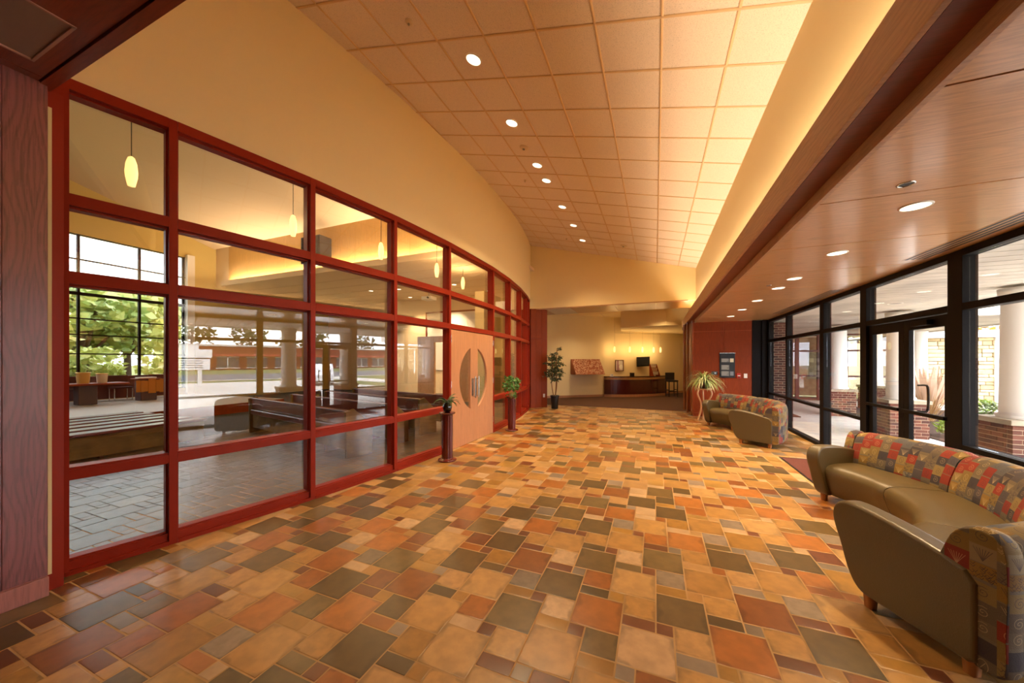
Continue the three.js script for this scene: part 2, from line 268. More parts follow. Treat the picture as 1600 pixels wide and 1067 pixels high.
// ---- double doors in the curved glazing ----
{
  const d = struct('door_1', 'pair of peach wood doors with split lens shaped windows', 'door');
  const [a0, f0] = onArc(S[4], -0.05), [a1, f1] = onArc(S[5], -0.05), an = (S[4] + S[5]) / 2 / R + PI / 2; d.position.set((a0 + a1) / 2, 0, -(f0 + f1) / 2); d.rotation.y = an;
  const W = 0.893, Hh = 2.235, cy = 1.3, half = 0.62, sag = 0.44, r = (half * half + sag * sag) / (2 * sag), ch = 0.15;
  for (const sg of [-1, 1]) {
    const x0 = 0.002, sh = new THREE.Shape(); sh.moveTo(x0, 0.008); sh.lineTo(W, 0.008); sh.lineTo(W, Hh); sh.lineTo(x0, Hh); sh.closePath();
    const lens = new THREE.Path(), pts = [], th = Math.asin(half / r); for (let k = 0; k <= 20; k++) { const t = -th + 2 * th * k / 20; pts.push(new THREE.Vector2(ch + sag - r + r * Math.cos(t), cy + r * Math.sin(t))); }
    lens.setFromPoints(pts); lens.closePath(); sh.holes.push(lens);
    const g = new THREE.ExtrudeGeometry(sh, { depth: 0.044, bevelEnabled: true, bevelSize: 0.002, bevelThickness: 0.002, bevelSegments: 1 }); if (sg < 0) g.rotateY(PI), g.translate(0, 0, 0.044);
    const leaf = mesh('door_leaf', muv(g), M.doorWood, d, 0, 0, -0.005);
    const gs = new THREE.ExtrudeGeometry(new THREE.Shape(pts), { depth: 0.006, bevelEnabled: false }); if (sg < 0) gs.rotateY(PI), gs.translate(0, 0, 0.006); mesh('vision_pane', gs, M.glass, leaf, 0, 0, 0.012);
    const rim = new THREE.TubeGeometry(new THREE.CatmullRomCurve3([...pts.map((p) => V(sg * p.x, p.y, 0.03))]), 30, 0.008, 5, false); mesh('window_bead', rim, M.doorWood, leaf);
    const hx = sg * 0.075; mesh('push_plate', bx(0.085, 0.36, 0.003, sg * 0.07, 1.12, 0.048), M.steel, leaf);
    mesh('pull_handle', merge([tube([[hx, 0.93, 0.05], [hx, 0.93, 0.1], [hx, 0.95, 0.115]], 0.009, 10), cyl(0.012, 0.012, 0.44, 12, hx, 0.9, 0.113), tube([[hx, 1.29, 0.05], [hx, 1.29, 0.1], [hx, 1.27, 0.115]], 0.009, 10)]), M.steel, leaf);
    for (const y of [0.25, 1.15, 2.0]) mesh('hinge', cyl(0.009, 0.009, 0.13, 8, sg * (W - 0.002), y, 0.052), M.steel, leaf);
  }
}
// ---- near left: oak panelled wall, low wood soffit with light lens ----
{
  const w = struct('wall_near', 'red stained oak panel wall at the near end of the glazing', 'wall');
  const X = -3.975, F = 1.058;
  mesh('panel', bb(X - 0.3, X, 0.14, 2.12, 4.2, -F + 0.19), M.oakRed, w); mesh('panel', bb(X - 0.3, X, 2.126, 3.6, 4.2, -F + 0.19), M.oakRed, w);
  mesh('corner_trim', rbx(0.3, 3.46, 0.19, 0.004, X - 0.146, 1.87, -F + 0.095), M.oakRed, w);
  mesh('edge_strip', bb(X - 0.06, X + 0.002, 0.14, 3.45, -F, -F - 0.018), mat(0xd8c48c, 0.5), w);
  mesh('return_panel', bb(X - 0.3, X - 0.06, 0, 3.6, -F, -F - 0.09), M.redFrame, w);
  const b = struct('baseboard_left', 'pink toned oak base board under the near panel', 'baseboard'); mesh('board', rbx(0.02, 0.135, 5.24, 0.004, X + 0.012, 0.0675, (4.18 - F) / 2), M.oakBase, b); mesh('board_core', bb(X - 0.3, X, 0, 0.139, 4.2, -F), M.oakBase, b);
  const so = struct('ceiling_near', 'low dark wood soffit above the near end of the hall', 'ceiling');
  const H = 3.6, x0 = -4.4, x1 = 3.2, zN = -NEAR, lens = [-3.74, -3.13, -0.94, -0.33];
  const panelsX = [x0, -3.9, -2.2, -0.98, 0.24, x1];
  for (let k = 0; k + 1 < panelsX.length; k++) { const a = panelsX[k] + 0.004, c = panelsX[k + 1] - 0.004; if (k === 1) { mesh('soffit_panel', merge([bb(a, lens[0], H, H + 0.03, 4.2, zN + 0.07, true), bb(lens[1], c, H, H + 0.03, 4.2, zN + 0.07, true), bb(lens[0], lens[1], H, H + 0.03, 4.2, lens[3], true), bb(lens[0], lens[1], H, H + 0.03, lens[2], zN + 0.07, true)]), M.soffitDark, so); } else mesh('soffit_panel', bb(a, c, H, H + 0.03, 4.2, zN + 0.07, true), M.soffitDark, so); }
  mesh('soffit_back', bb(x0, x1, H + 0.03, H + 0.12, 4.2, zN + 0.05), mat(0x5a2c18, 0.8), so);
  mesh('edge_board', bb(x0, 1.13, H - 0.012, H + 0.09, zN + 0.062, zN, true), M.soffitDark, so);
  mesh('bulkhead', bb(x0, 1.13, H + 0.09, 6.2, zN + 0.1, zN + 0.004), M.wall, so);
  const lf = thing('ceiling_light_panel', 'unlit square recessed light with cloudy lens in the dark wood soffit', 'ceiling light');
  mesh('lens', bb(lens[0] + 0.012, lens[1] - 0.012, H + 0.004, H + 0.012, lens[2] + 0.012, lens[3] - 0.012), mat(0x8f7b70, 0.35), lf); mesh('trim_frame', merge([bb(lens[0], lens[1], H - 0.006, H + 0.014, lens[2], lens[2] + 0.014), bb(lens[0], lens[1], H - 0.006, H + 0.014, lens[3] - 0.014, lens[3]), bb(lens[0], lens[0] + 0.014, H - 0.006, H + 0.014, lens[2], lens[3]), bb(lens[1] - 0.014, lens[1], H - 0.006, H + 0.014, lens[2], lens[3])]), mat(0xb58a78, 0.35), lf);
  const bk = struct('wall_rear', 'plain cream wall closing the hall behind the viewpoint', 'wall'); mesh('plaster', bb(-4.4, 3.2, 0, 3.7, 4.2, 4.35), M.wall, bk);
}
// ---- far header wall and its wood soffit ----
{
  const w = struct('wall_far', 'cream header wall above the opening to the reception lobby', 'wall');
  mesh('plaster', prism([[-4.6, FAR], [1.13, FAR], [1.13, FAR + 0.2], [-4.6, FAR + 0.2]], 3.5, 6.2), M.wall, w);
  mesh('edge_trim', bb(-4.4, 0.92, 3.485, 3.515, -FAR + 0.012, -FAR - 0.1, true), M.beam, w);
  const so = struct('ceiling_far', 'golden wood soffit panels beneath the far header', 'ceiling');
  const e = [-5.6, -1.25, 0.02, 1.13]; for (let k = 0; k < 3; k++) mesh('soffit_panel', bb(e[k] + 0.006, e[k + 1] - 0.006, 3.5, 3.53, -FAR - 0.1, -13.55, true), pmat(0xb9843f, 0.3, { map: T.oak, clearcoat: 0.4, clearcoatRoughness: 0.15 }), so);
  mesh('access_panel', bb(-3.62, -2.75, 3.488, 3.5, -12.0, -13.5), mat(0xc9bda6, 0.6), so);
  mesh('soffit_back', bb(-5.6, 2.4, 3.53, 3.9, -FAR - 0.2, -13.55), M.white, so);
}
// ---- right: light cove, beam, soffit ----
const BEAM_END = 14.385;
{
  const w = struct('wall_cove', 'cream wall above the beam washed by the cove light', 'wall'); mesh('plaster', bb(1.13, 1.3, 2.9, 4.75, 4.2, -BEAM_END), M.wall, w);
  const b = struct('beam_fascia', 'long oak beam with light cove running down the hall', 'beam');
  mesh('fascia_board', rbx(0.03, 0.253, BEAM_END + 4.2, 0.004, 0.935, 3.0195, (4.2 - BEAM_END) / 2, 1, true), M.beam, b);
  mesh('underside_board', bb(0.95, 1.126, 2.893, 2.913, 4.2, -BEAM_END, true), M.beamDark, b);
  mesh('lower_board', bb(1.096, 1.126, 2.805, 2.893, 4.2, -FAR, true), M.beam, b);
  mesh('end_cap', bb(0.92, 1.3, 2.79, 3.146, -BEAM_END, -BEAM_END - 0.02), M.grey, b);
  const s = struct('ceiling_right', 'polished oak plywood soffit along the window wall', 'ceiling');
  const cuts = [-4.2, -2.9, -1.6, -0.37, 0.85, 2.07, 3.287, 4.458, 5.66, 6.86, 8.06, 9.26, 10.46, 11.66, FAR];
  for (let k = 0; k + 1 < cuts.length; k++) mesh('soffit_panel', bb(1.126, GX + 0.06, SOF, SOF + 0.03, -cuts[k] - 0.007, -cuts[k + 1] + 0.007, true), M.soffit, s);
  mesh('groove_backing', bb(1.126, GX + 0.06, SOF + 0.012, SOF + 0.08, 4.2, -FAR), M.groove, s); mesh('roof_deck', bb(1.126, 3.3, SOF + 0.09, 3.05, 4.2, -FAR), M.white, s);
  for (const [f0, f1] of [[2.4, 5.46], [7.3, 10.4]]) { const v = thing('linear_air_slot', f0 < 5 ? 'long slotted air grille in the soffit above the near glass' : 'slotted air grille in the soffit above the far glass panes', 'air vent'); for (let k = 0; k < 4; k++) mesh('slot', bb(2.66 + k * 0.05, 2.685 + k * 0.05, SOF - 0.004, SOF + 0.002, -f0, -f1), M.black, v); mesh('vent_frame', bb(2.645, 2.855, SOF - 0.002, SOF + 0.001, -f0 + 0.02, -f1 - 0.02), M.soffit, v); }
  // hidden cove strips with their light
  for (let k = 0; k < 7; k++) {
    const f = -1.5 + k * 2.3 + 0.2, L = 2.2;
    const st = thing('cove_strip_light', ord[k] + ' warm strip light from the rear lying in the oak cove', 'strip light', 1.02, 3.03, -f, 0, 'cove strips');
    mesh('tube', bx(0.05, 0.02, L), M.cove, st); mesh('tray', bx(0.08, 0.1, L, 0, -0.062, 0), M.white, st);
    const l = new THREE.RectAreaLight(COVE, COVE_POWER, 0.06, L); l.position.set(1.02, 3.048, -f); l.rotation.x = PI / 2; l.castShadow = true; l.name = 'cove_light'; scene.add(l);
  }
}
// ---- right: storefront glazing ----
{
  const w = struct('window_2', 'dark bronze storefront glazing along the entrance side', 'window');
  const MM = [FAR - 0.03, 10.37, 8.425, 6.98, 5.21, 3.5, 1.8], fw = [0.12, 0.1, 0.17, 0.17, 0.2, 0.14, 0.14];
  const lv = [[0, 0.06], [0.735, 0.785], [2.18, 2.25], [2.74, 2.81]];
  MM.forEach((f, k) => mesh('mullion', rbx(0.12, 2.81, fw[k], 0.004, GX + 0.06, 1.405, -f, 1), M.darkFrame, w));
  for (let k = 0; k + 1 < MM.length; k++) {
    const f1 = MM[k] - fw[k] / 2, f0 = MM[k + 1] + fw[k + 1] / 2, door = k === 3;
    lv.forEach(([y0, y1], q) => { if (door && q < 2) return; mesh('rail', bb(GX, GX + 0.12, y0, y1, -f0, -f1), M.darkFrame, w); });
    for (let q = 0; q < 3; q++) { if (door && q < 2) continue; mesh('pane', bb(GX + 0.05, GX + 0.056, lv[q][1] + 0.004, lv[q + 1][0] - 0.004, -f0 - 0.004, -f1 + 0.004), M.glassR, w); }
  }
  const nw = struct('wall_right', 'oak panelled wall on the entrance side behind the viewpoint', 'wall'); for (let k = 0; k < 5; k++) mesh('panel', bb(GX, GX + 0.14, 0, 2.81, -1.72 + k * 1.19, -1.72 + (k + 1) * 1.19 - 0.008), M.oakRed2, nw);
  const d = struct('door_2', 'pair of bronze framed glass entrance doors with push bars', 'door');
  const f0 = 5.31, f1 = 6.895, m = (f0 + f1) / 2;
  for (const [a, b, hinge] of [[f0, m - 0.003, 1], [m + 0.003, f1, -1]]) {
    const leaf = mesh('door_leaf', merge([bb(GX + 0.035, GX + 0.08, 0.01, 2.17, -a, -a - 0.1), bb(GX + 0.035, GX + 0.08, 0.01, 2.17, -b + 0.1, -b), bb(GX + 0.035, GX + 0.08, 0.01, 0.26, -a - 0.1, -b + 0.1), bb(GX + 0.035, GX + 0.08, 2.04, 2.17, -a - 0.1, -b + 0.1)]), M.darkFrame, d);
    mesh('door_pane', bb(GX + 0.055, GX + 0.061, 0.26, 2.04, -a - 0.1, -b + 0.1), M.glassR, leaf);
    mesh('push_bar', bb(GX - 0.02, GX + 0.02, 1.0, 1.04, -a - 0.02, -b + 0.02), M.darkFrame, leaf);
    const hz = hinge > 0 ? -b + 0.17 : -a - 0.17; mesh('pull_handle', tube([[GX + 0.08, 1.35, hz], [GX + 0.16, 1.35, hz], [GX + 0.17, 1.33, hz], [GX + 0.17, 1.05, hz], [GX + 0.16, 1.03, hz], [GX + 0.08, 1.03, hz]], 0.012, 24), M.darkFrame, leaf);
    if (hinge > 0) mesh('door_closer', rbx(0.06, 0.06, 0.28, 0.006, GX, 2.1, -(a + b) / 2), M.darkFrame, leaf);
  }
}
// ---- end wall of the seating bay ----
{
  const w = struct('wall_end', 'cherry red wood panel wall at the end of the seating bay', 'wall');
  const z = -FAR, xs = [1.056, 1.86, 2.557], ys = [0.1, 2.535, SOF];
  for (let i = 0; i < 2; i++) for (let j = 0; j < 2; j++) mesh('wood_panel', bb(xs[i] + 0.004, xs[i + 1] - 0.004, ys[j] + 0.004, ys[j + 1] - 0.004, z, z - 0.025), M.cherry, w);
  mesh('joint_backing', bb(1.056, 2.557, 0, SOF, z - 0.012, z - 0.2), mat(0xc8683a, 0.5), w); mesh('plinth', bb(1.056, 2.557, 0, 0.1, z + 0.004, z - 0.02), M.cherry, w);
  mesh('dark_jamb', merge([bb(2.557, 2.66, 0, SOF, z + 0.01, z - 0.2), bb(2.66, 2.8, 0, SOF, z - 0.03, z - 0.2), bb(2.8, GX + 0.06, 0, SOF, z + 0.01, z - 0.2)]), M.darkFrame, w);
  const t = struct('trim_1', 'slim polished wood columns at the corner of the opening', 'trim');
  for (const [x, f, r] of [[1.0, 12.1, 0.045], [0.9, 12.6, 0.04], [0.86, 13.3, 0.045]]) mesh('slim_column', cyl(r, r, 2.89, 16, x + 0.06, 0, -f), pmat(0x9a5a30, 0.15, { map: T.fine, clearcoat: 0.8, clearcoatRoughness: 0.05 }), t);
  mesh('side_panel', bb(1.06, 1.3, 0, 2.9, -FAR - 0.2, -BEAM_END), M.cherry, t);
}
// ---- wood pier at the far end of the curved glazing ----
{
  const w = struct('wall_pier', 'cherry wood pier between the glazing and the reception lobby', 'wall');
  const [a, f] = onArc(5.19, 0.02); const p0 = [a, f], p1 = [-3.62, 12.2], dx = p1[0] - p0[0], df = p1[1] - p0[1], L = Math.hypot(dx, df), ang = Math.atan2(df, dx);
  const g = new THREE.Group(); void g;
  for (let k = 0; k < 3; k++) for (const [y0, y1] of [[0, 2.45], [2.458, 3.5]]) mesh('wood_panel', bx(L / 3 - 0.006, y1 - y0, 0.05), M.cherry, w, p0[0] + dx * (k + 0.5) / 3, (y0 + y1) / 2, -(p0[1] + df * (k + 0.5) / 3), ang);
  mesh('return_face', prism([[p1[0], p1[1]], [p1[0] - 0.5, p1[1] + 0.1], [p0[0] - 0.5, p0[1] + 0.1], [p0[0] - 0.05, p0[1]]], 0, 3.5), M.cherry, w);
  const ol = thing('wall_outlet', 'small white outlet plate low on the cherry wood pier', 'outlet', p0[0] + dx * 0.8, 0.42, -(p0[1] + df * 0.8) + 0.0, ang); mesh('plate', rbx(0.07, 0.12, 0.008, 0.003, 0, 0, 0.03), M.white, ol); for (const y of [0.025, -0.025]) mesh('socket', bx(0.03, 0.03, 0.004, 0, y, 0.035), M.grey, ol);
}
// ---- recessed lights ----
function downlight(x, y, z, tilt, label, group, power, r = 0.09) {
  const t = thing('recessed_light', label, 'recessed light', x, y, z, 0, group); t.rotation.z = tilt;
  mesh('trim_ring', new THREE.TorusGeometry(r, 0.008, 6, 28).rotateX(PI / 2), M.white, t); mesh('lamp_disc', new THREE.CylinderGeometry(r - 0.004, r - 0.004, 0.006, 28), M.can, t, 0, -0.001, 0);
  const l = new THREE.SpotLight(LAMP, power, 0, 0.95, 0.75, 2); l.position.set(x, y - 0.03, z); l.target.position.set(x, 0, z); l.shadow.radius = 4; l.castShadow = true; l.name = 'downlight'; scene.add(l, l.target);
}
[3.69, 4.89, 6.12, 6.71, 7.99, 9.19, 10.43].forEach((f, k) => downlight(-2.0, ceilAt(-2.0) - 0.002, -f, -0.2478, ord[k] + ' lit recessed light from the viewer in the sloping tile ceiling', 'ceiling downlights', CAN));
[3.586, 4.82, 6.08, 6.78, 8.03, 9.3, 10.58].forEach((f, k) => downlight(1.81, SOF - 0.001, -f, 0, ord[k] + ' lit recessed light from the viewer in the oak soffit', 'soffit downlights', SOFFIT_CAN, 0.085));
{
  const ap = thing('recessed_spot', 'small dark unlit round aperture in the oak soffit before the nearest light', 'recessed light', 1.527, SOF, -3.12); mesh('trim_ring', new THREE.TorusGeometry(0.04, 0.006, 6, 20).rotateX(PI / 2), M.steel, ap); mesh('aperture', new THREE.CylinderGeometry(0.038, 0.038, 0.004, 20), M.black, ap);
  const ap2 = thing('recessed_spot', 'small dark unlit aperture in the oak soffit between the fourth and fifth lights', 'recessed light', 1.62, SOF, -6.5); mesh('trim_ring', new THREE.TorusGeometry(0.03, 0.005, 6, 20).rotateX(PI / 2), M.steel, ap2); mesh('aperture', new THREE.CylinderGeometry(0.028, 0.028, 0.004, 20), M.black, ap2);
  const sp = (a, f, r, label, n, cat) => { const t = thing(n, label, cat, a, ceilAt(a), -f); t.rotation.z = -0.2478; mesh('base', lathe([[0.001, -0.02], [r * 0.7, -0.018], [r, -0.004], [r, 0.006]], 20), mat(0xd9c3a0, 0.5), t); mesh('head', lathe([[0.001, -0.035], [r * 0.25, -0.034], [r * 0.3, -0.018]], 14), M.grey, t); };
  sp(-2.49, 3.13, 0.045, 'small round sprinkler cover nearest on the sloping ceiling', 'ceiling_sprinkler', 'sprinkler'); sp(-2.47, 6.77, 0.025, 'tiny sprinkler on the ceiling beside the third light', 'ceiling_sprinkler', 'sprinkler'); sp(-2.49, 10.48, 0.025, 'tiny sprinkler on the ceiling by the seventh light', 'ceiling_sprinkler', 'sprinkler');
  sp(-2.05, 5.56, 0.08, 'round smoke detector between the second and third ceiling lights', 'smoke_detector', 'detector'); sp(-0.84, 10.48, 0.1, 'flat round speaker disc on the ceiling by the far header', 'ceiling_speaker', 'speaker');
}
// ================= SOFAS =================
function fabricTexture() {                               // woven print: patchwork of dyed squares with line drawings
  const n = 1024, cv = document.createElement('canvas'); cv.width = cv.height = n; const c = cv.getContext('2d'), N = 10, q = n / N;
  const cols = ['#96301f', '#98803e', '#766e62', '#a2905e', '#4a4450', '#96301f', '#a4863e', '#857b6a', '#5a5564', '#98844a', '#666a78', '#a89a78', '#a33a22'];
  c.fillStyle = '#8a8475'; c.fillRect(0, 0, n, n);
  for (let j = 0; j < N; j++) for (let i = 0; i < N; i++) {
    const col = cols[Math.floor(hash2(i, j, 5) * cols.length)], hgt = q * (0.8 + 0.5 * hash2(i, j, 6)), x = i * q, y = j * q + (i % 2) * q * 0.4;
    for (const yy of [y, y - n]) {
      c.fillStyle = col; c.fillRect(x, yy, q + 1, hgt);
      const k = Math.floor(hash2(i, j, 7) * 4.4); c.strokeStyle = hash2(i, j, 8) > 0.5 ? 'rgba(235,220,180,0.75)' : 'rgba(60,50,80,0.6)'; c.lineWidth = 2.6; c.beginPath();
      const mx = x + q / 2, my = yy + hgt / 2;
      if (k === 0) { c.ellipse(mx, my, q * 0.2, q * 0.32, 0, 0, 7); c.moveTo(mx - q * 0.1, my + q * 0.2); c.lineTo(mx + q * 0.1, my - q * 0.2); }
      else if (k === 1) for (let s = 0; s < 22; s++) { const a = s * 0.55, r = s * q * 0.015; c.lineTo(mx + r * Math.cos(a), my + r * Math.sin(a)); }
      else if (k === 2) for (let s = 0; s < 34; s++) { const a = x + q * hash2(s, i, 1), b = yy + hgt * hash2(s, j, 2); c.moveTo(a, b); c.lineTo(a + q * 0.12, b + q * 0.1); c.lineTo(a + q * 0.2, b - q * 0.04); }
      else if (k === 3) { for (let s = -3; s <= 3; s++) { c.moveTo(mx, my + q * 0.35); c.quadraticCurveTo(mx + s * q * 0.06, my, mx + s * q * 0.12, my - q * 0.3); } }
      c.stroke();
    }
  }
  const t = new THREE.CanvasTexture(cv); t.colorSpace = THREE.SRGBColorSpace; t.wrapS = t.wrapT = THREE.RepeatWrapping; t.repeat.set(1 / 0.94, 1 / 0.94); return t;
}
M.fabric = mat(0xc2b29c, 0.85, { map: fabricTexture(), bumpMap: rep(T.bump, 6, 6), bumpScale: 0.0008 });
// sweep a closed (r, y) profile round the sofa's centre from angle t0 to t1; the ends are pillowed
function sweep(profile, t0, t1, steps, pil) {
  const n = profile.length, pos = [], uv = [], idx = []; let cr = 0, cyy = 0; profile.forEach((p) => { cr += p[0] / n; cyy += p[1] / n; });
  const len = [0]; for (let k = 0; k < n; k++) { const a = profile[k], b = profile[(k + 1) % n]; len.push(len[k] + Math.hypot(a[0] - b[0], a[1] - b[1])); }
  const stations = [[t0, 0.16], [t0, 0.06]]; for (let k = 0; k <= steps; k++) { const t = k / steps, e = Math.min(t, 1 - t) * steps; stations.push([t0 + (t1 - t0) * (0.004 + 0.992 * t), pil * Math.max(0, 1 - e / 1.5) ** 2]); } stations.push([t1, 0.06], [t1, 0.16]);
  stations.forEach(([t, s]) => { for (let k = 0; k <= n; k++) { const p = profile[k % n], r = p[0] + (cr - p[0]) * s, y = p[1] + (cyy - p[1]) * s; pos.push(r * Math.cos(t), y, -r * Math.sin(t)); uv.push(t * 1.9, len[k]); } });
  const w = n + 1; for (let a = 0; a + 1 < stations.length; a++) for (let k = 0; k < n; k++) { const o = a * w + k; idx.push(o, o + w, o + 1, o + 1, o + w, o + w + 1); }
  for (const [b, f] of [[0, 1], [(stations.length - 1) * w, 0]]) for (let k = 1; k < n - 1; k++) f ? idx.push(b, b + k, b + k + 1) : idx.push(b, b + k + 1, b + k);
  const g = geoFrom(pos, idx, uv); return g;
}
function smoothProfile(pts, m) { const c = new THREE.CatmullRomCurve3(pts.map((p) => V(p[0], p[1], 0)), true, 'centripetal'); return c.getSpacedPoints(m).slice(0, m).map((p) => [p.x, p.y]); }
const seatP = smoothProfile([[1.43, 0.085], [1.37, 0.17], [1.315, 0.32], [1.31, 0.39], [1.35, 0.435], [1.45, 0.452], [1.62, 0.45], [1.86, 0.43], [1.93, 0.4], [1.94, 0.11], [1.9, 0.085], [1.6, 0.08]], 40);
const backP = smoothProfile([[1.80, 0.40], [1.80, 0.5], [1.84, 0.64], [1.885, 0.745], [1.94, 0.79], [2.0, 0.80], [2.055, 0.785], [2.085, 0.73], [2.095, 0.6], [2.09, 0.3], [2.08, 0.095], [2.05, 0.08], [1.96, 0.085], [1.93, 0.38]], 44);
const armG = (() => {
  const s = new THREE.Shape(); s.moveTo(1.42, 0.1); s.bezierCurveTo(1.33, 0.115, 1.30, 0.26, 1.265, 0.36); s.bezierCurveTo(1.235, 0.44, 1.2, 0.5, 1.21, 0.56); s.bezierCurveTo(1.225, 0.64, 1.3, 0.645, 1.37, 0.64); s.bezierCurveTo(1.55, 0.63, 1.75, 0.6, 1.93, 0.545); s.lineTo(1.965, 0.5); s.lineTo(1.965, 0.115); s.lineTo(1.94, 0.1); s.closePath();
  return muv(new THREE.ExtrudeGeometry(s, { depth: 0.07, bevelEnabled: true, bevelSize: 0.022, bevelThickness: 0.03, bevelSegments: 5, curveSegments: 14 }));
})();
function sofa(label, cx, cf, t0, t1, cuts) {
  const s = thing('curved_sofa', label, 'sofa', cx, 0, -cf, 0, 'curved lobby sofas'); const D = PI / 180, th = 0.055;
  const bounds = [t0 * D + th, ...cuts.map((c) => c * D), t1 * D - th];
  for (let k = 0; k + 1 < bounds.length; k++) { mesh('seat', sweep(seatP, bounds[k] + 0.003, bounds[k + 1] - 0.003, 14, 0.05), M.leather, s); mesh('backrest', sweep(backP, bounds[k] + 0.003, bounds[k + 1] - 0.003, 14, 0.06), M.fabric, s); }
  for (const [t, sg] of [[t0 * D, 1], [t1 * D, -1]]) { const a = mesh('armrest', armG, M.leather, s); a.rotation.y = t; const off = sg > 0 ? -0.11 : 0.03; a.position.set(Math.sin(t) * off, 0, Math.cos(t) * off); mesh('back_end', muv(sweep(backP, t + (sg > 0 ? 0.012 : -th), t + (sg > 0 ? th : -0.012), 3, 0.03)), M.fabric, s); }
  const foot = muv(new THREE.CylinderGeometry(0.036, 0.03, 0.09, 4).rotateY(PI / 4).translate(0, 0.045, 0));
  const fa = [t0 * D + 0.035, ...cuts.flatMap((c) => [c * D - 0.03, c * D + 0.03]), t1 * D - 0.035];
  for (const t of fa) for (const r of [1.43, 1.93]) mesh('foot', foot, M.footWood, s, r * Math.cos(t), 0, -r * Math.sin(t), t);
  return s;
}
sofa('curved leather and patchwork fabric sofa in the near corner by the glass doors', 0.73, 4.38, -67, 40, [-32, 6]);
sofa('curved leather and patchwork fabric sofa before the cherry wood end wall', 0.43, 9.12, -37, 56, [-6, 25]);

// ================= PLANTS =================
function leafGeo(l, w, bend = 0.2) { return geoFrom([0, 0, 0, -w / 2, l * 0.45, 0.02 * l, w / 2, l * 0.45, 0.02 * l, 0, l * 0.5, -0.05 * l, 0, l, -bend * l], [0, 3, 1, 0, 2, 3, 1, 3, 4, 3, 2, 4]).toNonIndexed(); }
function scatter(base, list) { const out = []; for (const m of list) out.push(base.clone().applyMatrix4(m)); return merge(out); }
const mx = (p, dir, roll, s) => { const q = new THREE.Quaternion().setFromUnitVectors(V(0, 1, 0), dir.clone().normalize()).multiply(new THREE.Quaternion().setFromAxisAngle(V(0, 1, 0), roll)); return new THREE.Matrix4().compose(p, q, V(s, s, s)); };
const rdir = (up = 0) => { const a = rnd() * 2 * PI, y = rr(-1, 1) + up; return V(Math.cos(a), y, Math.sin(a)).normalize(); };
const leafMat = (hex) => pmat(hex, 0.55, { transmission: 0.25, thickness: 0 });
M.leafDark = leafMat(0x2f4320); M.leafMid = leafMat(0x4d6b2a); M.leafLight = leafMat(0x9fae5c); M.leafYellow = leafMat(0xc9bd62);
function frond(a, el, len, droop, w, pairs) {            // feathered arching frond, returned as geometry
  const g = [], pts = []; let p = V(0, 0, 0), d = V(Math.cos(a) * Math.cos(el), Math.sin(el), Math.sin(a) * Math.cos(el)); const st = len / 10;
  for (let k = 0; k <= 10; k++) { pts.push([p.x, p.y, p.z]); p = p.clone().addScaledVector(d, st); d = d.clone().add(V(0, -droop * 0.1, 0)).normalize(); }
  g.push(tube(pts, 0.0025, 10, 4)); const side = V(-Math.sin(a), 0, Math.cos(a)), lf = leafGeo(w, w * 0.32, 0.1);
  for (let k = 1; k <= pairs; k++) { const t = k / pairs * 9.6, i = Math.floor(t), q = V(...pts[i]).lerp(V(...pts[Math.min(10, i + 1)]), t - i), s = 1 - 0.6 * (k / pairs) ** 2; for (const sg of [-1, 1]) g.push(lf.clone().applyMatrix4(mx(q, side.clone().multiplyScalar(sg).add(V(Math.cos(a) * 0.5, -0.1, Math.sin(a) * 0.5)), sg > 0 ? 0 : PI, s))); }
  return merge(g.map((x) => { x = clean(x); if (x.attributes.uv) x.deleteAttribute('uv'); return x; }));
}
const pedWood = pmat(0x5a140b, 0.25, { clearcoat: 0.4, clearcoatRoughness: 0.06 });
function pedestal(label, x, f) {
  const t = thing('plant_pedestal', label, 'pedestal', x, 0, -f, 0, 'round wooden pedestals');
  const flute = (() => { const N = 96, pos = [], idx = []; for (let k = 0; k <= N; k++) { const a = k / N * 2 * PI, r = 0.094 - 0.006 * Math.abs(Math.sin(a * 7)); pos.push(r * Math.cos(a), 0.03, r * Math.sin(a), r * Math.cos(a), 0.765, r * Math.sin(a)); } for (let k = 0; k < N; k++) idx.push(2 * k, 2 * k + 1, 2 * k + 2, 2 * k + 1, 2 * k + 3, 2 * k + 2); return geoFrom(pos, idx); })();
  mesh('shaft', flute, pedWood, t); mesh('base', lathe([[0.001, 0], [0.15, 0], [0.155, 0.012], [0.15, 0.024], [0.1, 0.036], [0.094, 0.045]], 40), pedWood, t); mesh('top', lathe([[0.094, 0.755], [0.105, 0.77], [0.13, 0.778], [0.135, 0.789], [0.13, 0.8], [0.001, 0.8]], 40), pedWood, t); return t;
}
pedestal('dark red fluted wood pedestal nearer the viewer, under the black vase', -3.21, 5.01);
pedestal('dark red fluted wood pedestal farther off, under the bushy green plant', -3.18, 7.78);
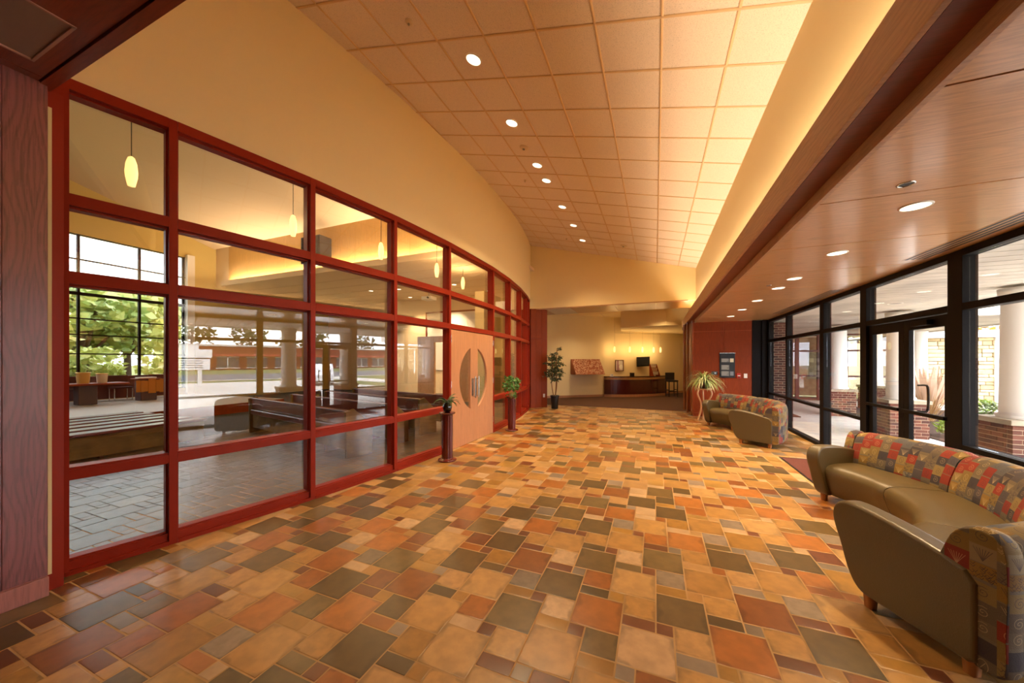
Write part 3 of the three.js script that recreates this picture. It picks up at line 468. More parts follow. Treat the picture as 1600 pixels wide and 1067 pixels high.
{
  const p = thing('potted_fern', 'arching fern in a round glossy black vase on the nearer pedestal', 'potted plant', -3.21, 0.8, -5.01);
  mesh('vase', lathe([[0.001, 0], [0.04, 0], [0.068, 0.035], [0.079, 0.08], [0.07, 0.125], [0.046, 0.15], [0.052, 0.165], [0.044, 0.165], [0.04, 0.14], [0.001, 0.13]], 32), pmat(0x0c0b0c, 0.08, { clearcoat: 1 }), p);
  for (let k = 0; k < 17; k++) { const o = mesh('frond', frond(k * 2.4, rr(0.35, 1.2), rr(0.22, 0.3), rr(1.2, 2.4), 0.055, 12), k % 3 ? M.leafMid : M.leafDark, p, 0, 0.15, 0); void o; }
  const q = thing('potted_ivy', 'bushy bright green leafy plant trailing over the farther pedestal', 'potted plant', -3.18, 0.8, -7.78);
  mesh('pot', lathe([[0.001, 0], [0.06, 0], [0.078, 0.11], [0.084, 0.115], [0.074, 0.115], [0.001, 0.1]], 24), mat(0xb9a06a, 0.5), q);
  const list = []; for (let k = 0; k < 330; k++) { const d = rdir(0.35), r = 0.24 * Math.cbrt(rr(0.2, 1)); list.push(mx(V(d.x * r * 0.85, 0.28 + d.y * r * 1.05 - (rnd() < 0.2 ? 0.18 : 0), d.z * r * 0.85), rdir(-0.2), rnd() * 6, rr(0.7, 1.3))); }
  const cut = 200; mesh('foliage', scatter(leafGeo(0.07, 0.05), list.slice(0, cut)), leafMat(0x3f7a24), q); mesh('foliage', scatter(leafGeo(0.07, 0.05), list.slice(cut)), leafMat(0x5f9436), q);
}
{ // slender indoor tree by the pier
  const t = thing('indoor_tree', 'tall leafy fig tree in a black tapered pot beside the cherry pier', 'indoor tree', -3.25, 0, -11.9);
  mesh('pot', lathe([[0.001, 0], [0.115, 0], [0.145, 0.42], [0.16, 0.425], [0.16, 0.46], [0.145, 0.46], [0.14, 0.4], [0.001, 0.4]], 24), mat(0x131116, 0.35), t); mesh('soil', cyl(0.139, 0.139, 0.01, 20, 0, 0.4, 0), mat(0x2e1f14, 1), t);
  const tips = []; for (const [a, b, h] of [[0.05, 0, 2.1], [-0.06, 0.04, 1.9], [0.02, -0.07, 1.7]]) { const pts = [[a * 0.5, 0.4, b * 0.5], [a * 1.6, 0.9, b * 1.2], [a * 0.8, 1.4, b * 1.8], [a * 1.8, h, b]]; mesh('trunk', tube(pts, 0.014, 18, 6), mat(0x8a5c36, 0.8), t); const c = new THREE.CatmullRomCurve3(pts.map((p) => V(...p))); for (let k = 0; k < 26; k++) tips.push(c.getPoint(rr(0.35, 1))); }
  const list = [], tw = []; for (const p of tips) { const w = 0.33 * (1 - Math.abs(p.y - 1.45) / 1.5), d = rdir(0.3), e = p.clone().addScaledVector(d, rr(0.3, 1) * w + 0.08); tw.push(tube([p.toArray(), p.clone().lerp(e, 0.5).add(V(0, 0.03, 0)).toArray(), e.toArray()], 0.004, 6, 4)); for (let k = 0; k < 13; k++) list.push(mx(p.clone().lerp(e, rr(0.35, 1.05)), rdir(-0.35), rnd() * 6, rr(0.7, 1.25))); }
  mesh('twigs', merge(tw), mat(0x6b4a2c, 0.9), t); mesh('foliage', scatter(leafGeo(0.1, 0.036), list.slice(0, 700)), M.leafDark, t); mesh('foliage', scatter(leafGeo(0.1, 0.036), list.slice(700)), leafMat(0x55652e), t);
}
{ // spider plant on a stand with curved legs
  const s = thing('plant_stand', 'pale wood plant stand with curved legs by the cherry wall', 'plant stand', 1.26, 0, -11.1);
  for (let k = 0; k < 3; k++) { const a = k * 2.094 + 2.6, c = Math.cos(a), d = Math.sin(a); mesh('leg', tube([[c * 0.17, 0.86, d * 0.17], [c * 0.2, 0.75, d * 0.2], [c * 0.1, 0.5, d * 0.1], [c * 0.1, 0.3, d * 0.1], [c * 0.19, 0.012, d * 0.19]], 0.021, 24, 8), mat(0xd9a878, 0.4), s); }
  mesh('top', cyl(0.19, 0.19, 0.03, 28, 0, 0.86, 0), mat(0xc48a58, 0.4), s); mesh('shelf', cyl(0.1, 0.1, 0.02, 20, 0, 0.38, 0), mat(0xc48a58, 0.4), s);
  const p = thing('spider_plant', 'variegated spider plant with arching striped blades on the curved stand', 'potted plant', 1.26, 0.89, -11.1);
  mesh('pot', lathe([[0.001, 0], [0.09, 0], [0.125, 0.15], [0.132, 0.155], [0.118, 0.155], [0.001, 0.14]], 24), mat(0x3a1d14, 0.5), p);
  const mk = (n, m) => { const gs = []; for (let k = 0; k < n; k++) { const a = rnd() * 6.283, el = rr(0.5, 1.35), len = rr(0.42, 0.74); let q = V(0, 0.14, 0), d = V(Math.cos(a) * Math.cos(el), Math.sin(el), Math.sin(a) * Math.cos(el)); const sd = V(-Math.sin(a), 0, Math.cos(a)), pos = [], idx = []; for (let i = 0; i <= 8; i++) { const w = 0.011 * (1 - (i / 8) ** 3); pos.push(...q.clone().addScaledVector(sd, -w).toArray(), ...q.clone().addScaledVector(sd, w).toArray()); if (i < 8) idx.push(2 * i, 2 * i + 1, 2 * i + 2, 2 * i + 1, 2 * i + 3, 2 * i + 2); q = q.clone().addScaledVector(d, len / 8); d = d.clone().add(V(0, -0.34, 0)).normalize(); } gs.push(geoFrom(pos, idx)); } mesh('blades', merge(gs), m, p); };
  mk(95, leafMat(0xa3b164)); mk(65, leafMat(0x75904a)); mk(75, leafMat(0xdcdca6));
}
// ================= END WALL FITTINGS =================
{
  const z = -FAR + 0.002, d = thing('directory_board', 'black directory board with grey text plates on the cherry wall', 'sign board', 1.94, 1.525, z);
  mesh('board', rbx(0.388, 0.71, 0.03, 0.004, 0, 0, 0.015), mat(0x16171a, 0.35), d); mesh('top_edge', bx(0.4, 0.02, 0.035, 0, 0.36, 0.017), M.steel, d);
  const lines = (w, h) => { const cv = document.createElement('canvas'); cv.width = 256; cv.height = Math.round(256 * h / w); const c = cv.getContext('2d'); c.fillStyle = '#6e6c68'; c.fillRect(0, 0, 256, cv.height); c.fillStyle = '#a9a59c'; for (let y = 12; y < cv.height - 10; y += 18) c.fillRect(14, y, 150 + 80 * hash2(y, 3, 9), 7); const t = new THREE.CanvasTexture(cv); t.colorSpace = THREE.SRGBColorSpace; return t; };
  const plate = (x, y, w, h, m) => mesh('text_plate', new THREE.BoxGeometry(w, h, 0.006).translate(x, y, 0.032), m, d);
  plate(-0.05, 0.15, 0.2, 0.11, mat(0xffffff, 0.5, { map: lines(0.2, 0.11) })); plate(-0.05, -0.055, 0.2, 0.14, mat(0xffffff, 0.5, { map: lines(0.2, 0.14) })); plate(-0.05, -0.235, 0.2, 0.14, mat(0xffffff, 0.5, { map: lines(0.2, 0.14) })); plate(0.115, 0.15, 0.09, 0.11, mat(0xd8cba8, 0.5)); plate(0.115, -0.235, 0.09, 0.12, mat(0x7d7f86, 0.5));
  const a = thing('fire_alarm_pull', 'red fire alarm pull station on the cherry wall beside the directory', 'fire alarm', 2.23, 1.23, z); mesh('housing', rbx(0.1, 0.14, 0.04, 0.006, 0, 0, 0.02), mat(0xb4281e, 0.35), a); mesh('pull_bar', bx(0.07, 0.025, 0.015, 0, 0.0, 0.045), M.white, a); mesh('knob', cyl(0.016, 0.016, 0.02, 14).rotateX(PI / 2).translate(0, -0.035, 0.035), M.black, a);
  const b = thing('light_switch', 'white two gang switch plate on the cherry wall', 'light switch', 2.4, 1.23, z); mesh('plate', rbx(0.085, 0.125, 0.008, 0.003, 0, 0, 0.004), M.white, b); for (const x of [-0.02, 0.02]) mesh('toggle', bx(0.012, 0.028, 0.012, x, 0, 0.012), M.white, b);
  const c = thing('small_plaque', 'small dark plaque on the cherry wall behind the spider plant', 'plaque', 1.62, 1.3, z); mesh('plate', rbx(0.16, 0.1, 0.012, 0.003, 0, 0, 0.006), mat(0x20242c, 0.3), c); mesh('emblem', bx(0.05, 0.05, 0.004, 0.02, 0, 0.014), mat(0x9db0c0, 0.4), c);
}
// ================= LOBBY =================
{
  const lf = struct('floor_lobby', 'brown carpet of the reception lobby', 'floor'); mesh('carpet', prism([[-6.5, 12.87], [4, 12.87], [4, 24], [-6.5, 24]].concat([]), -0.1, 0.004), M.carpet, lf);
  const wp = [[-6.2, 13.9], [-4.08, 15.33], [-2.21, 16.75], [-0.3, 18.4], [1.2, 20.3], [2.6, 22.4]];
  const wl = struct('wall_lobby', 'tall cream lobby wall bending away behind the reception desk', 'wall'), bs = struct('baseboard_lobby', 'light wood base board along the lobby wall', 'baseboard');
  for (let k = 0; k + 1 < wp.length; k++) { const [a, b] = wp[k], [c, d] = wp[k + 1], L = Math.hypot(c - a, d - b), an = Math.atan2(d - b, c - a), nx = -Math.sin(an), nf = Math.cos(an); mesh('plaster', bx(L + 0.04, 4.4, 0.16), M.wall, wl, (a + c) / 2 + nx * 0.09, 2.2, -((b + d) / 2 + nf * 0.09), an); mesh('board', bx(L + 0.02, 0.1, 0.02), M.doorWood, bs, (a + c) / 2, 0.054, -((b + d) / 2), an); }
  const sw = struct('wall_lobby_side', 'cream side wall of the lobby beyond the opening', 'wall'); mesh('plaster', prism([[2.3, FAR + 0.2], [2.5, FAR + 0.2], [2.9, 22.6], [2.7, 22.6]], 0, 4.4), M.wall, sw); mesh('plaster', prism([[-6.6, 12.3], [-6.2, 12.3], [-6.2, 13.9], [-6.6, 13.9]], 0, 4.4), M.wall, sw);
  const ce = struct('ceiling_lobby', 'cream lobby ceiling with a dropped box over the desk', 'ceiling'); mesh('ceiling_field', bb(-6.5, 3.2, 3.72, 3.9, -13.55, -23), M.wall, ce);
  for (const f of [14.3, 15.5, 16.7]) mesh('ceiling_joint', bb(-6, 3, 3.712, 3.722, -f, -f - 0.02), M.tee, ce); for (const x of [-2.2, -1, 0.2]) mesh('ceiling_joint', bb(x, x + 0.02, 3.712, 3.722, -13.6, -18), M.tee, ce);
  mesh('dropped_box', prism([[-1.35, 15.35], [0.4, 15.05], [2.6, 15.3], [2.6, 21.8], [-1.5, 17.2]], 3.06, 3.72), M.wall, ce);
  // reception desk
  const cv = new THREE.QuadraticBezierCurve(new THREE.Vector2(-2.2, 16.68), new THREE.Vector2(-0.75, 16.7), new THREE.Vector2(0.5, 18.55)), front = cv.getPoints(20).map((p) => [p.x, p.y]);
  const ring = (o, i) => { const a = front.map(([x, y]) => [x, y - o]), b = front.map(([x, y], k) => [x, y + Math.min(i, 0.03 + k * 0.06)]).reverse(); return a.concat(b); };
  const dk = thing('reception_desk', 'curved reception desk with dark cherry front and golden wood band', 'desk');
  mesh('front_panel', prism(ring(0, 0.5), 0.12, 0.8), pmat(0x541510, 0.25, { map: T.fine, clearcoat: 0.5, clearcoatRoughness: 0.15 }), dk); mesh('kick_base', prism(ring(0.03, 0.5), 0, 0.12), M.doorWood, dk); mesh('wood_band', prism(ring(0.03, 0.5), 0.8, 0.91), M.soffit, dk); mesh('countertop', prism(ring(0.08, 0.52), 0.91, 0.95), pmat(0x3a1a10, 0.25), dk);
  const an2 = (a, b, c, d) => Math.atan2(d - b, c - a), wA = an2(-4.08, 15.33, -2.21, 16.75), wB = an2(-2.21, 16.75, -0.3, 18.4);
  const rl = thing('wall_relief', 'slanted wood wall plaque covered in small carved pieces', 'wall art', -2.98, 1.06, -16.13, wA); { const sd = new THREE.Shape([[0, 0], [0.55, 0.0], [0.06, 0.68], [0, 0.68]].map((p) => new THREE.Vector2(...p))), g = new THREE.ExtrudeGeometry(sd, { depth: 1.42, bevelEnabled: false }).rotateY(-PI / 2).translate(0.71, 0, 0.01); mesh('wedge_body', muv(g), mat(0xa2542c, 0.6, { map: T.oak }), rl); const gs = [], sl = Math.atan2(0.49, 0.68); for (let k = 0; k < 420; k++) { const x = rr(-0.69, 0.69), t = rr(0.03, 0.97); gs.push(new THREE.BoxGeometry(rr(0.015, 0.05), rr(0.01, 0.04), 0.018).rotateX(-sl).rotateZ(rr(-1, 1) * 0.4).translate(x, 0.68 * t, 0.02 + 0.55 - 0.49 * t)); } const o = mesh('carved_pieces', merge(gs), mat(0xd0a07a, 0.7), rl); o.userData.kind = 'stuff'; }
  const onB = (x, f) => [x + 0.02, -f + 0.03]; const wallN = (x, f, d) => [x + Math.sin(wB) * d, -(f - Math.cos(wB) * d)];
  { const [x, z] = wallN(-1.585, 17.29, 0.01), p = thing('framed_picture', 'small framed picture with pale figures on the lobby wall', 'picture', x, 1.445, z, wB); mesh('frame', merge([bx(0.46, 0.03, 0.03, 0, 0.245, 0.015), bx(0.46, 0.03, 0.03, 0, -0.245, 0.015), bx(0.03, 0.5, 0.03, -0.215, 0, 0.015), bx(0.03, 0.5, 0.03, 0.215, 0, 0.015)]), mat(0x5a2814, 0.4), p); const c2 = document.createElement('canvas'); c2.width = 128; c2.height = 144; const c = c2.getContext('2d'); c.fillStyle = '#dcd2c8'; c.fillRect(0, 0, 128, 144); c.fillStyle = '#9a6a78'; c.fillRect(26, 0, 22, 144); c.fillStyle = '#c9a9a6'; c.fillRect(48, 60, 26, 84); c.fillStyle = '#f4efe8'; c.beginPath(); c.arc(90, 90, 32, 0, 7); c.fill(); const t = new THREE.CanvasTexture(c2); t.colorSpace = THREE.SRGBColorSpace; mesh('print', new THREE.BoxGeometry(0.42, 0.48, 0.008).translate(0, 0, 0.01), mat(0xffffff, 0.4, { map: t }), p); }
  { const [x, z] = wallN(-0.6, 18.12, 0.09), p = thing('wall_television', 'flat black television on the lobby wall behind the desk', 'television', x, 1.63, z, wB - 0.15); p.rotation.x = 0.08; mesh('case', rbx(0.66, 0.46, 0.07, 0.01), mat(0x0d0d10, 0.25), p); mesh('screen', bx(0.6, 0.37, 0.004, 0, 0.02, 0.036), pmat(0x1a2026, 0.06), p); mesh('bracket', bx(0.2, 0.2, 0.1, 0, 0, -0.07), M.black, p); }
  const pend = [[-1.73, 16.64], [-1.1, 17.19], [-0.56, 17.67], [-0.08, 18.09], [0.23, 18.36]], tr = thing('pendant_track', 'thin bent metal track carrying the desk pendants', 'light track'); mesh('rail', tube(pend.map(([x, f]) => [x, 2.95, -f]), 0.008, 24), M.steel, tr); pend.slice(0, 4).forEach(([x, f], k) => mesh('hanger', cyl(0.004, 0.004, k ? 0.12 : 0.77, 6, x, 2.95, -f), M.steel, tr));
  pend.forEach(([x, f], k) => { const p = thing('desk_pendant', ord[k] + ' glowing amber pendant from the wall plaque above the desk', 'pendant lamp', x, 2.06, -f, 0, 'reception pendants'); mesh('shade', lathe([[0.001, 0], [0.032, 0.01], [0.045, 0.11], [0.036, 0.22], [0.014, 0.26], [0.001, 0.26]], 16), M.pendant, p); mesh('cord', cyl(0.004, 0.004, 0.63, 6, 0, 0.26, 0), M.steel, p); const l = new THREE.PointLight(WARM, 0.8); l.position.set(x, 2.18, -f); l.shadow.radius = 2; l.castShadow = true; scene.add(l); });
  { const p = thing('brochure_rack', 'stepped cherry wood brochure rack on the reception counter', 'brochure rack', -0.12, 0.95, -17.98, wB); const side = new THREE.Shape([[0, 0], [0.3, 0], [0.06, 0.56], [0, 0.56]].map((a) => new THREE.Vector2(...a))), sg = new THREE.ExtrudeGeometry(side, { depth: 0.012, bevelEnabled: false }).rotateY(-PI / 2); for (const x of [-0.18, 0.19]) mesh('side_panel', sg.clone().translate(x, 0, 0), M.cherry, p); for (let k = 0; k < 3; k++) { mesh('shelf', bx(0.36, 0.012, 0.1, 0, 0.05 + k * 0.17, 0.2 - k * 0.07), M.cherry, p); mesh('brochure', bx(0.3, 0.15, 0.01, 0, 0.14 + k * 0.17, 0.2 - k * 0.07), pick([M.white, mat(0xd8b8a0, 0.6)]), p); } }
  { const p = thing('card_holder', 'small white card stand at the left end of the counter', 'card holder', -1.85, 0.95, -16.62, wB); mesh('card', bx(0.16, 0.11, 0.01, 0, 0.06, 0), M.white, p); mesh('base', bx(0.17, 0.012, 0.07, 0, 0.006, 0), M.white, p); mesh('print', bx(0.08, 0.04, 0.002, 0.02, 0.06, 0.006), M.grey, p); }
  { const p = thing('desk_box', 'small dark box near the middle of the reception counter', 'box', -1.0, 0.95, -17.2, wB); mesh('body', rbx(0.16, 0.15, 0.14, 0.01, 0, 0.075, 0), mat(0x241a1c, 0.4), p); mesh('lid', rbx(0.165, 0.03, 0.145, 0.008, 0, 0.15, 0), mat(0x362428, 0.35), p); }
  { const p = thing('bar_stool', 'dark wooden bar stool with low back at the end of the desk', 'stool', 0.7, 0.004, -17.95, 0.35); const m = mat(0x1d1210, 0.4); for (const [x, z] of [[-0.19, -0.19], [0.19, -0.19], [-0.19, 0.19], [0.19, 0.19]]) mesh('leg', bx(0.035, 0.7, 0.035, x, 0.35, z), m, p); mesh('seat', rbx(0.44, 0.08, 0.44, 0.02, 0, 0.73, 0), mat(0x17100e, 0.4), p); mesh('backrest', rbx(0.42, 0.34, 0.05, 0.015, 0, 0.94, -0.2), mat(0x17100e, 0.4), p); mesh('stretcher', merge([bx(0.38, 0.03, 0.025, 0, 0.25, 0.19), bx(0.38, 0.03, 0.025, 0, 0.25, -0.19), bx(0.025, 0.03, 0.38, 0.19, 0.32, 0), bx(0.025, 0.03, 0.38, -0.19, 0.32, 0)]), m, p); }
  for (const [x, f] of [[-2.6, 14.6], [0.2, 14.4]]) { const l = new THREE.SpotLight(LAMP, 13, 0, 1.1, 0.8, 2); l.position.set(x, 3.6, -f); l.target.position.set(x, 0, -f); l.shadow.radius = 4; l.castShadow = true; l.name = 'lobby_downlight'; scene.add(l, l.target); const t = thing('recessed_light', x < -1 ? 'recessed light in the lobby ceiling toward the wall plaque' : 'recessed light in the lobby ceiling before the desk', 'recessed light', x, 3.715, -f); mesh('trim_ring', new THREE.TorusGeometry(0.09, 0.008, 6, 24).rotateX(PI / 2), M.white, t); mesh('lamp_disc', new THREE.CylinderGeometry(0.085, 0.085, 0.006, 24), M.can, t); }
}
// ================= OUTSIDE, ENTRANCE SIDE =================
const brickMats = [mat(0x7b4330, 0.85, { map: T.noise }), mat(0x6a3728, 0.85, { map: T.noise }), mat(0x8a4f3a, 0.85, { map: T.noise }), mat(0x5c3026, 0.85, { map: T.noise })];
const mortar = mat(0xb9a58a, 0.95);
function bricksOn(parent, w, d, h, single, y0 = 0) {      // running-bond brick jacket round a w x d core
  const bw = 0.203, bh = 0.0677, dp = 0.09, j = 0.01, courses = Math.floor(h / bh), gs = [], sizes = {};
  const put = (len, x, y, z, ry) => { if (len < 0.03) return; const key = len.toFixed(3); const g = sizes[key] ||= bx(len - j, bh - j, dp); if (single) mesh('brick', g, pick(brickMats), parent, x, y, z, ry); else gs.push(g.clone().rotateY(ry).translate(x, y, z)); };
  for (let c = 0; c < courses; c++) {
    const y = y0 + (c + 0.5) * bh;
    for (const [L, dx, dz, ry] of [[w, 0, d / 2 - dp / 2, 0], [w, 0, -d / 2 + dp / 2, PI], [d - 2 * dp, w / 2 - dp / 2, 0, PI / 2], [d - 2 * dp, -w / 2 + dp / 2, 0, -PI / 2]]) {
      let x = -L / 2; const first = c % 2 ? bw / 2 : bw; let len = Math.min(first, L);
      while (x < L / 2 - 1e-4) { len = Math.min(len, L / 2 - x); const m = x + len / 2; put(len, dx + Math.cos(ry) * m, y, dz - Math.sin(ry) * m, ry); x += len; len = bw; }
    }
  }
  mesh('mortar_core', bx(w - 0.012, courses * bh, d - 0.012, 0, y0 + courses * bh / 2, 0), mortar, parent);
  if (gs.length) mesh('bricks', merge(gs), brickMats[0], parent).userData.kind = 'stuff';
}
const colW = mat(0xece6dc, 0.6), cap = mat(0xb8a68c, 0.85, { map: T.noise });
function column(label, x, f, single) {
  const t = thing('porch_column', label, 'column', x, -0.02, -f, 0, 'porch columns on brick piers');
  bricksOn(t, 0.64, 0.64, 0.76, single); mesh('stone_cap', rbx(0.7, 0.075, 0.7, 0.008, 0, 0.782, 0), cap, t);
  mesh('shaft', lathe([[0.25, 0.82], [0.25, 0.86], [0.225, 0.88], [0.218, 1.4], [0.205, 2.62], [0.23, 2.66], [0.24, 2.76], [0.001, 2.76]], 40), colW, t); return t;
}
{
  const g = struct('ground', 'broad lawn and parking ground outside', 'ground'); mesh('lawn', bb(GX + 0.12, 220, -0.4, -0.06, 120, -160), mat(0x7d8442, 1, { map: rep(T.noise, 0.3, 0.3) }), g); mesh('lawn', bb(-200, -18.3, -0.6, -0.25, 120, -160), mat(0x8a8f4a, 1, { map: rep(T.noise, 0.3, 0.3) }), g);
  const pv = struct('pavement', 'pale concrete walk under the porch and out to the drive', 'pavement');
  mesh('slab', bb(GX + 0.12, 5.5, -0.2, -0.02, 10, -9.3), M.concrete, pv); mesh('slab', bb(GX + 0.12, 5.5, -0.2, -0.02, -9.31, -19), M.concrete, pv); mesh('slab', bb(5.51, 27, -0.2, -0.025, 10, -8.6), M.concrete, pv); mesh('slab', bb(5.51, 12, -0.2, -0.022, -8.61, -9.9), M.concrete, pv); mesh('slab', bb(12.01, 27, -0.2, -0.025, -8.61, -14), M.concrete, pv); mesh('slab', bb(5.51, 30, -0.2, -0.024, -16.5, -19), M.concrete, pv);
  const rd = struct('road', 'grey asphalt street beyond the concrete apron', 'road'); mesh('asphalt', bb(31, 50, -0.2, -0.045, 100, -120), mat(0x6f7378, 0.9, { map: rep(T.noise, 0.5, 0.5) }), rd); mesh('kerb', bb(30.7, 31, -0.2, 0.02, 100, -120), M.concrete, rd);
  const bed = struct('garden_bed', 'brown mulch bed beyond the porch piers', 'garden bed'); mesh('mulch', bb(5.52, 12, -0.2, -0.005, -9.9, -16.5), mat(0x6b4c3a, 1, { map: rep(T.carpet, 1, 1), bumpMap: rep(T.bump, 3, 3), bumpScale: 0.02 }), bed);
  const cn = struct('ceiling_porch', 'cream board ceiling of the entrance porch', 'ceiling'), cm = mat(0xe6dccb, 0.7, { map: rep(T.noise, 0.5, 0.5) });
  for (let f = -5; f < 12; f += 0.25) mesh('board', bb(GX + 0.13, 6.0, 2.78, 2.8, -f - 0.012, -f - 0.238), cm, cn); for (let f = 12; f < 18.5; f += 0.25) mesh('board', bb(GX + 0.13, 9.6, 2.78, 2.8, -f - 0.012, -f - 0.238), cm, cn);
  mesh('porch_roof', prism([[GX + 0.13, -5], [6.1, -5], [6.1, 12], [9.7, 12], [9.7, 18.6], [GX + 0.13, 18.6]], 2.798, 3.3), mat(0x6e6252, 0.9), cn); mesh('edge_fascia', merge([bb(6.0, 6.1, 2.74, 3.3, 5, -12), bb(6.0, 9.7, 2.74, 3.3, -11.9, -12), bb(9.6, 9.7, 2.74, 3.3, -12, -18.5)]), colW, cn);
  for (const [x, f, l] of [[4.35, 9.2, 'dark round can light in the porch ceiling above the doors'], [4.2, 12.6, 'dark round can light in the porch ceiling by the far column']]) { const t = thing('porch_can_light', l, 'recessed light', x, 2.78, -f); mesh('trim_ring', new THREE.TorusGeometry(0.1, 0.008, 6, 24).rotateX(PI / 2), M.white, t); mesh('aperture', new THREE.CylinderGeometry(0.095, 0.095, 0.004, 24), M.black, t); }
  column('white column on brick pier outside the right door leaf, half hidden by its stile', 5.07, 10.56, true); column('large white column on brick pier outside the glass nearest the sofa', 5.07, 7.71, true); column('white column on brick pier beyond the two narrow panes by the brick wall', 5.24, 13.9, true);
  column('white column on brick pier seen through the far door leaf, beyond the porch', 7.1, 16.2, false); column('white column on brick pier behind the tall plume grass', 8.6, 16.9, false); column('white column on brick pier outside near the viewer', 5.07, 4.6, false); column('white column on brick pier outside behind the viewer', 5.07, 1.4, false);
  const bw = struct('wall_brick', 'red brick wall end just outside the glazing', 'wall'); bw.position.set(3.28, -0.02, -12.4); bricksOn(bw, 0.44, 0.4, 2.8, true);
  const bs = struct('wall_brick_side', 'exterior brick flank beside the lobby', 'wall'); mesh('brickwork', bb(2.95, 3.06, 0, 2.8, -12.25, -19), brickMats[1], bs);
}
{ // vestibule glazing across the porch
  const w = struct('window_4', 'brown framed glazed vestibule at the far end of the porch', 'window'), fr = mat(0x4a2418, 0.5);
  const xs = [3.5, 4.75, 5.65, 6.4, 7.2, 8.2, 9.3]; for (const x of xs) mesh('mullion', bb(x - 0.06, x + 0.06, 0, 2.78, -18.6, -18.72), fr, w);
  for (let k = 0; k + 1 < xs.length; k++) for (const [y0, y1] of [[0.12, 1.0], [1.05, 2.05], [2.12, 2.72]]) mesh('pane', bb(xs[k] + 0.06, xs[k + 1] - 0.06, y0, y1, -18.66, -18.665), M.glassR, w);
  for (const y of [0.06, 1.025, 2.085, 2.75]) mesh('rail', bb(3.5, 9.3, y - 0.035, y + 0.035, -18.61, -18.71), fr, w);
  mesh('vestibule_ceiling', bb(3.2, 9.6, 2.78, 2.9, -18.6, -21.3), M.white, w); const wl = struct('wall_stone_rear', 'pale stone wall inside the glazed vestibule', 'wall'); mesh('stonework', bb(3.2, 8.3, 0, 2.9, -21, -21.3), mat(0xb09a74, 0.9, { map: rep(T.noise, 2, 2) }), wl);
  const ex = thing('exit_sign', 'white lit exit sign inside the far vestibule', 'exit sign', 6.75, 2.3, -18.95); mesh('bracket', bx(0.04, 0.4, 0.02, 0, 0.28, 0), M.white, ex); mesh('case', rbx(0.34, 0.2, 0.05, 0.008), M.white, ex); const cv = document.createElement('canvas'); cv.width = 128; cv.height = 72; const c = cv.getContext('2d'); c.fillStyle = '#f4ecd8'; c.fillRect(0, 0, 128, 72); c.fillStyle = '#5a3020'; c.font = 'bold 46px sans-serif'; c.textAlign = 'center'; c.fillText('EXIT', 64, 53); const t = new THREE.CanvasTexture(cv); t.colorSpace = THREE.SRGBColorSpace; mesh('face', new THREE.BoxGeometry(0.31, 0.17, 0.004).translate(0, 0, 0.027), mat(0xffffff, 0.5, { map: t }), ex);
}
{ // stone building beyond the garden
  const b = thing('stone_building', 'low pale stone building with white gutter beyond the garden bed', 'building'), z = -19, x0 = 9.5, x1 = 16, H = 2.55;
  mesh('wall_core', bb(x0, x1, -0.1, H, z - 0.03, z - 6), mat(0x9c8a6c, 0.95), b);
  const sm = [0xd8c298, 0xcbb287, 0xe0cda6, 0xbfa67a, 0xd2ba8e].map((h) => mat(h, 0.9, { map: rep(T.noise, 2, 2) })); let y = 0;
  while (y < H - 0.05) { const h = Math.min(rr(0.09, 0.2), H - y); let x = x0; while (x < x1 - 0.02) { const l = Math.min(rr(0.25, 0.8), x1 - x); mesh('stone', rbx(l - 0.018, h - 0.018, 0.08, 0.012, x + l / 2, y + h / 2, z + rr(-0.01, 0.012), 1), pick(sm), b); x += l; } y += h; }
  mesh('gutter', bb(x0 - 0.2, x1, H, H + 0.2, z + 0.25, z - 0.2), mat(0xe4e2de, 0.5), b); mesh('downspout', bb(11.72, 11.84, 0, H, z + 0.05, z + 0.13), mat(0xece9e4, 0.5), b);
  mesh('roof', prism([[x0 - 0.2, 18.9], [x1, 18.9], [x1, 25], [x0 - 0.2, 25]], H + 0.2, H + 0.28), mat(0x8d867c, 0.9), b);
}
function plume(label, x, f, h, r) {
  const t = thing('plume_grass', label, 'ornamental grass', x, -0.01, -f, 0, 'plume grasses'); const mk = (n, hh, w, m, nm, e0) => { const gs = []; for (let k = 0; k < n; k++) { const a = rnd() * 6.283, q0 = rr(0, 0.15), el = rr(e0, 1.5); let q = V(Math.cos(a) * q0, 0, Math.sin(a) * q0), d = V(Math.cos(a) * Math.cos(el), Math.sin(el), Math.sin(a) * Math.cos(el)); const sd = V(-Math.sin(a), 0, Math.cos(a)), pos = [], idx = [], L = hh * rr(0.7, 1.05); for (let i = 0; i <= 5; i++) { const ww = w * (nm === 'plumes' ? (i < 3 ? 0.15 : Math.sin((i - 2) / 3.2 * PI) + 0.1) : 1 - (i / 5) ** 2); pos.push(...q.clone().addScaledVector(sd, -ww).toArray(), ...q.clone().addScaledVector(sd, ww).toArray()); if (i < 5) idx.push(2 * i, 2 * i + 1, 2 * i + 2, 2 * i + 1, 2 * i + 3, 2 * i + 2); q = q.clone().addScaledVector(d, L / 5); d = d.clone().add(V(0, -r, 0)).normalize(); } gs.push(geoFrom(pos, idx)); } mesh(nm, merge(gs), m, t); };
  mk(90, h * 0.75, 0.012, leafMat(0xb8925c), 'blades', 0.8); mk(60, h, 0.035, leafMat(0xd9bba0), 'plumes', 1.1);
}
plume('tall pinkish plume grass seen through the right door leaf', 7.0, 13.4, 1.55, 0.06); plume('pale plume grass beside the large near column', 8.2, 12.2, 1.3, 0.07); plume('plume grass behind the brick pier outside the doors', 7.8, 15.0, 1.3, 0.06);
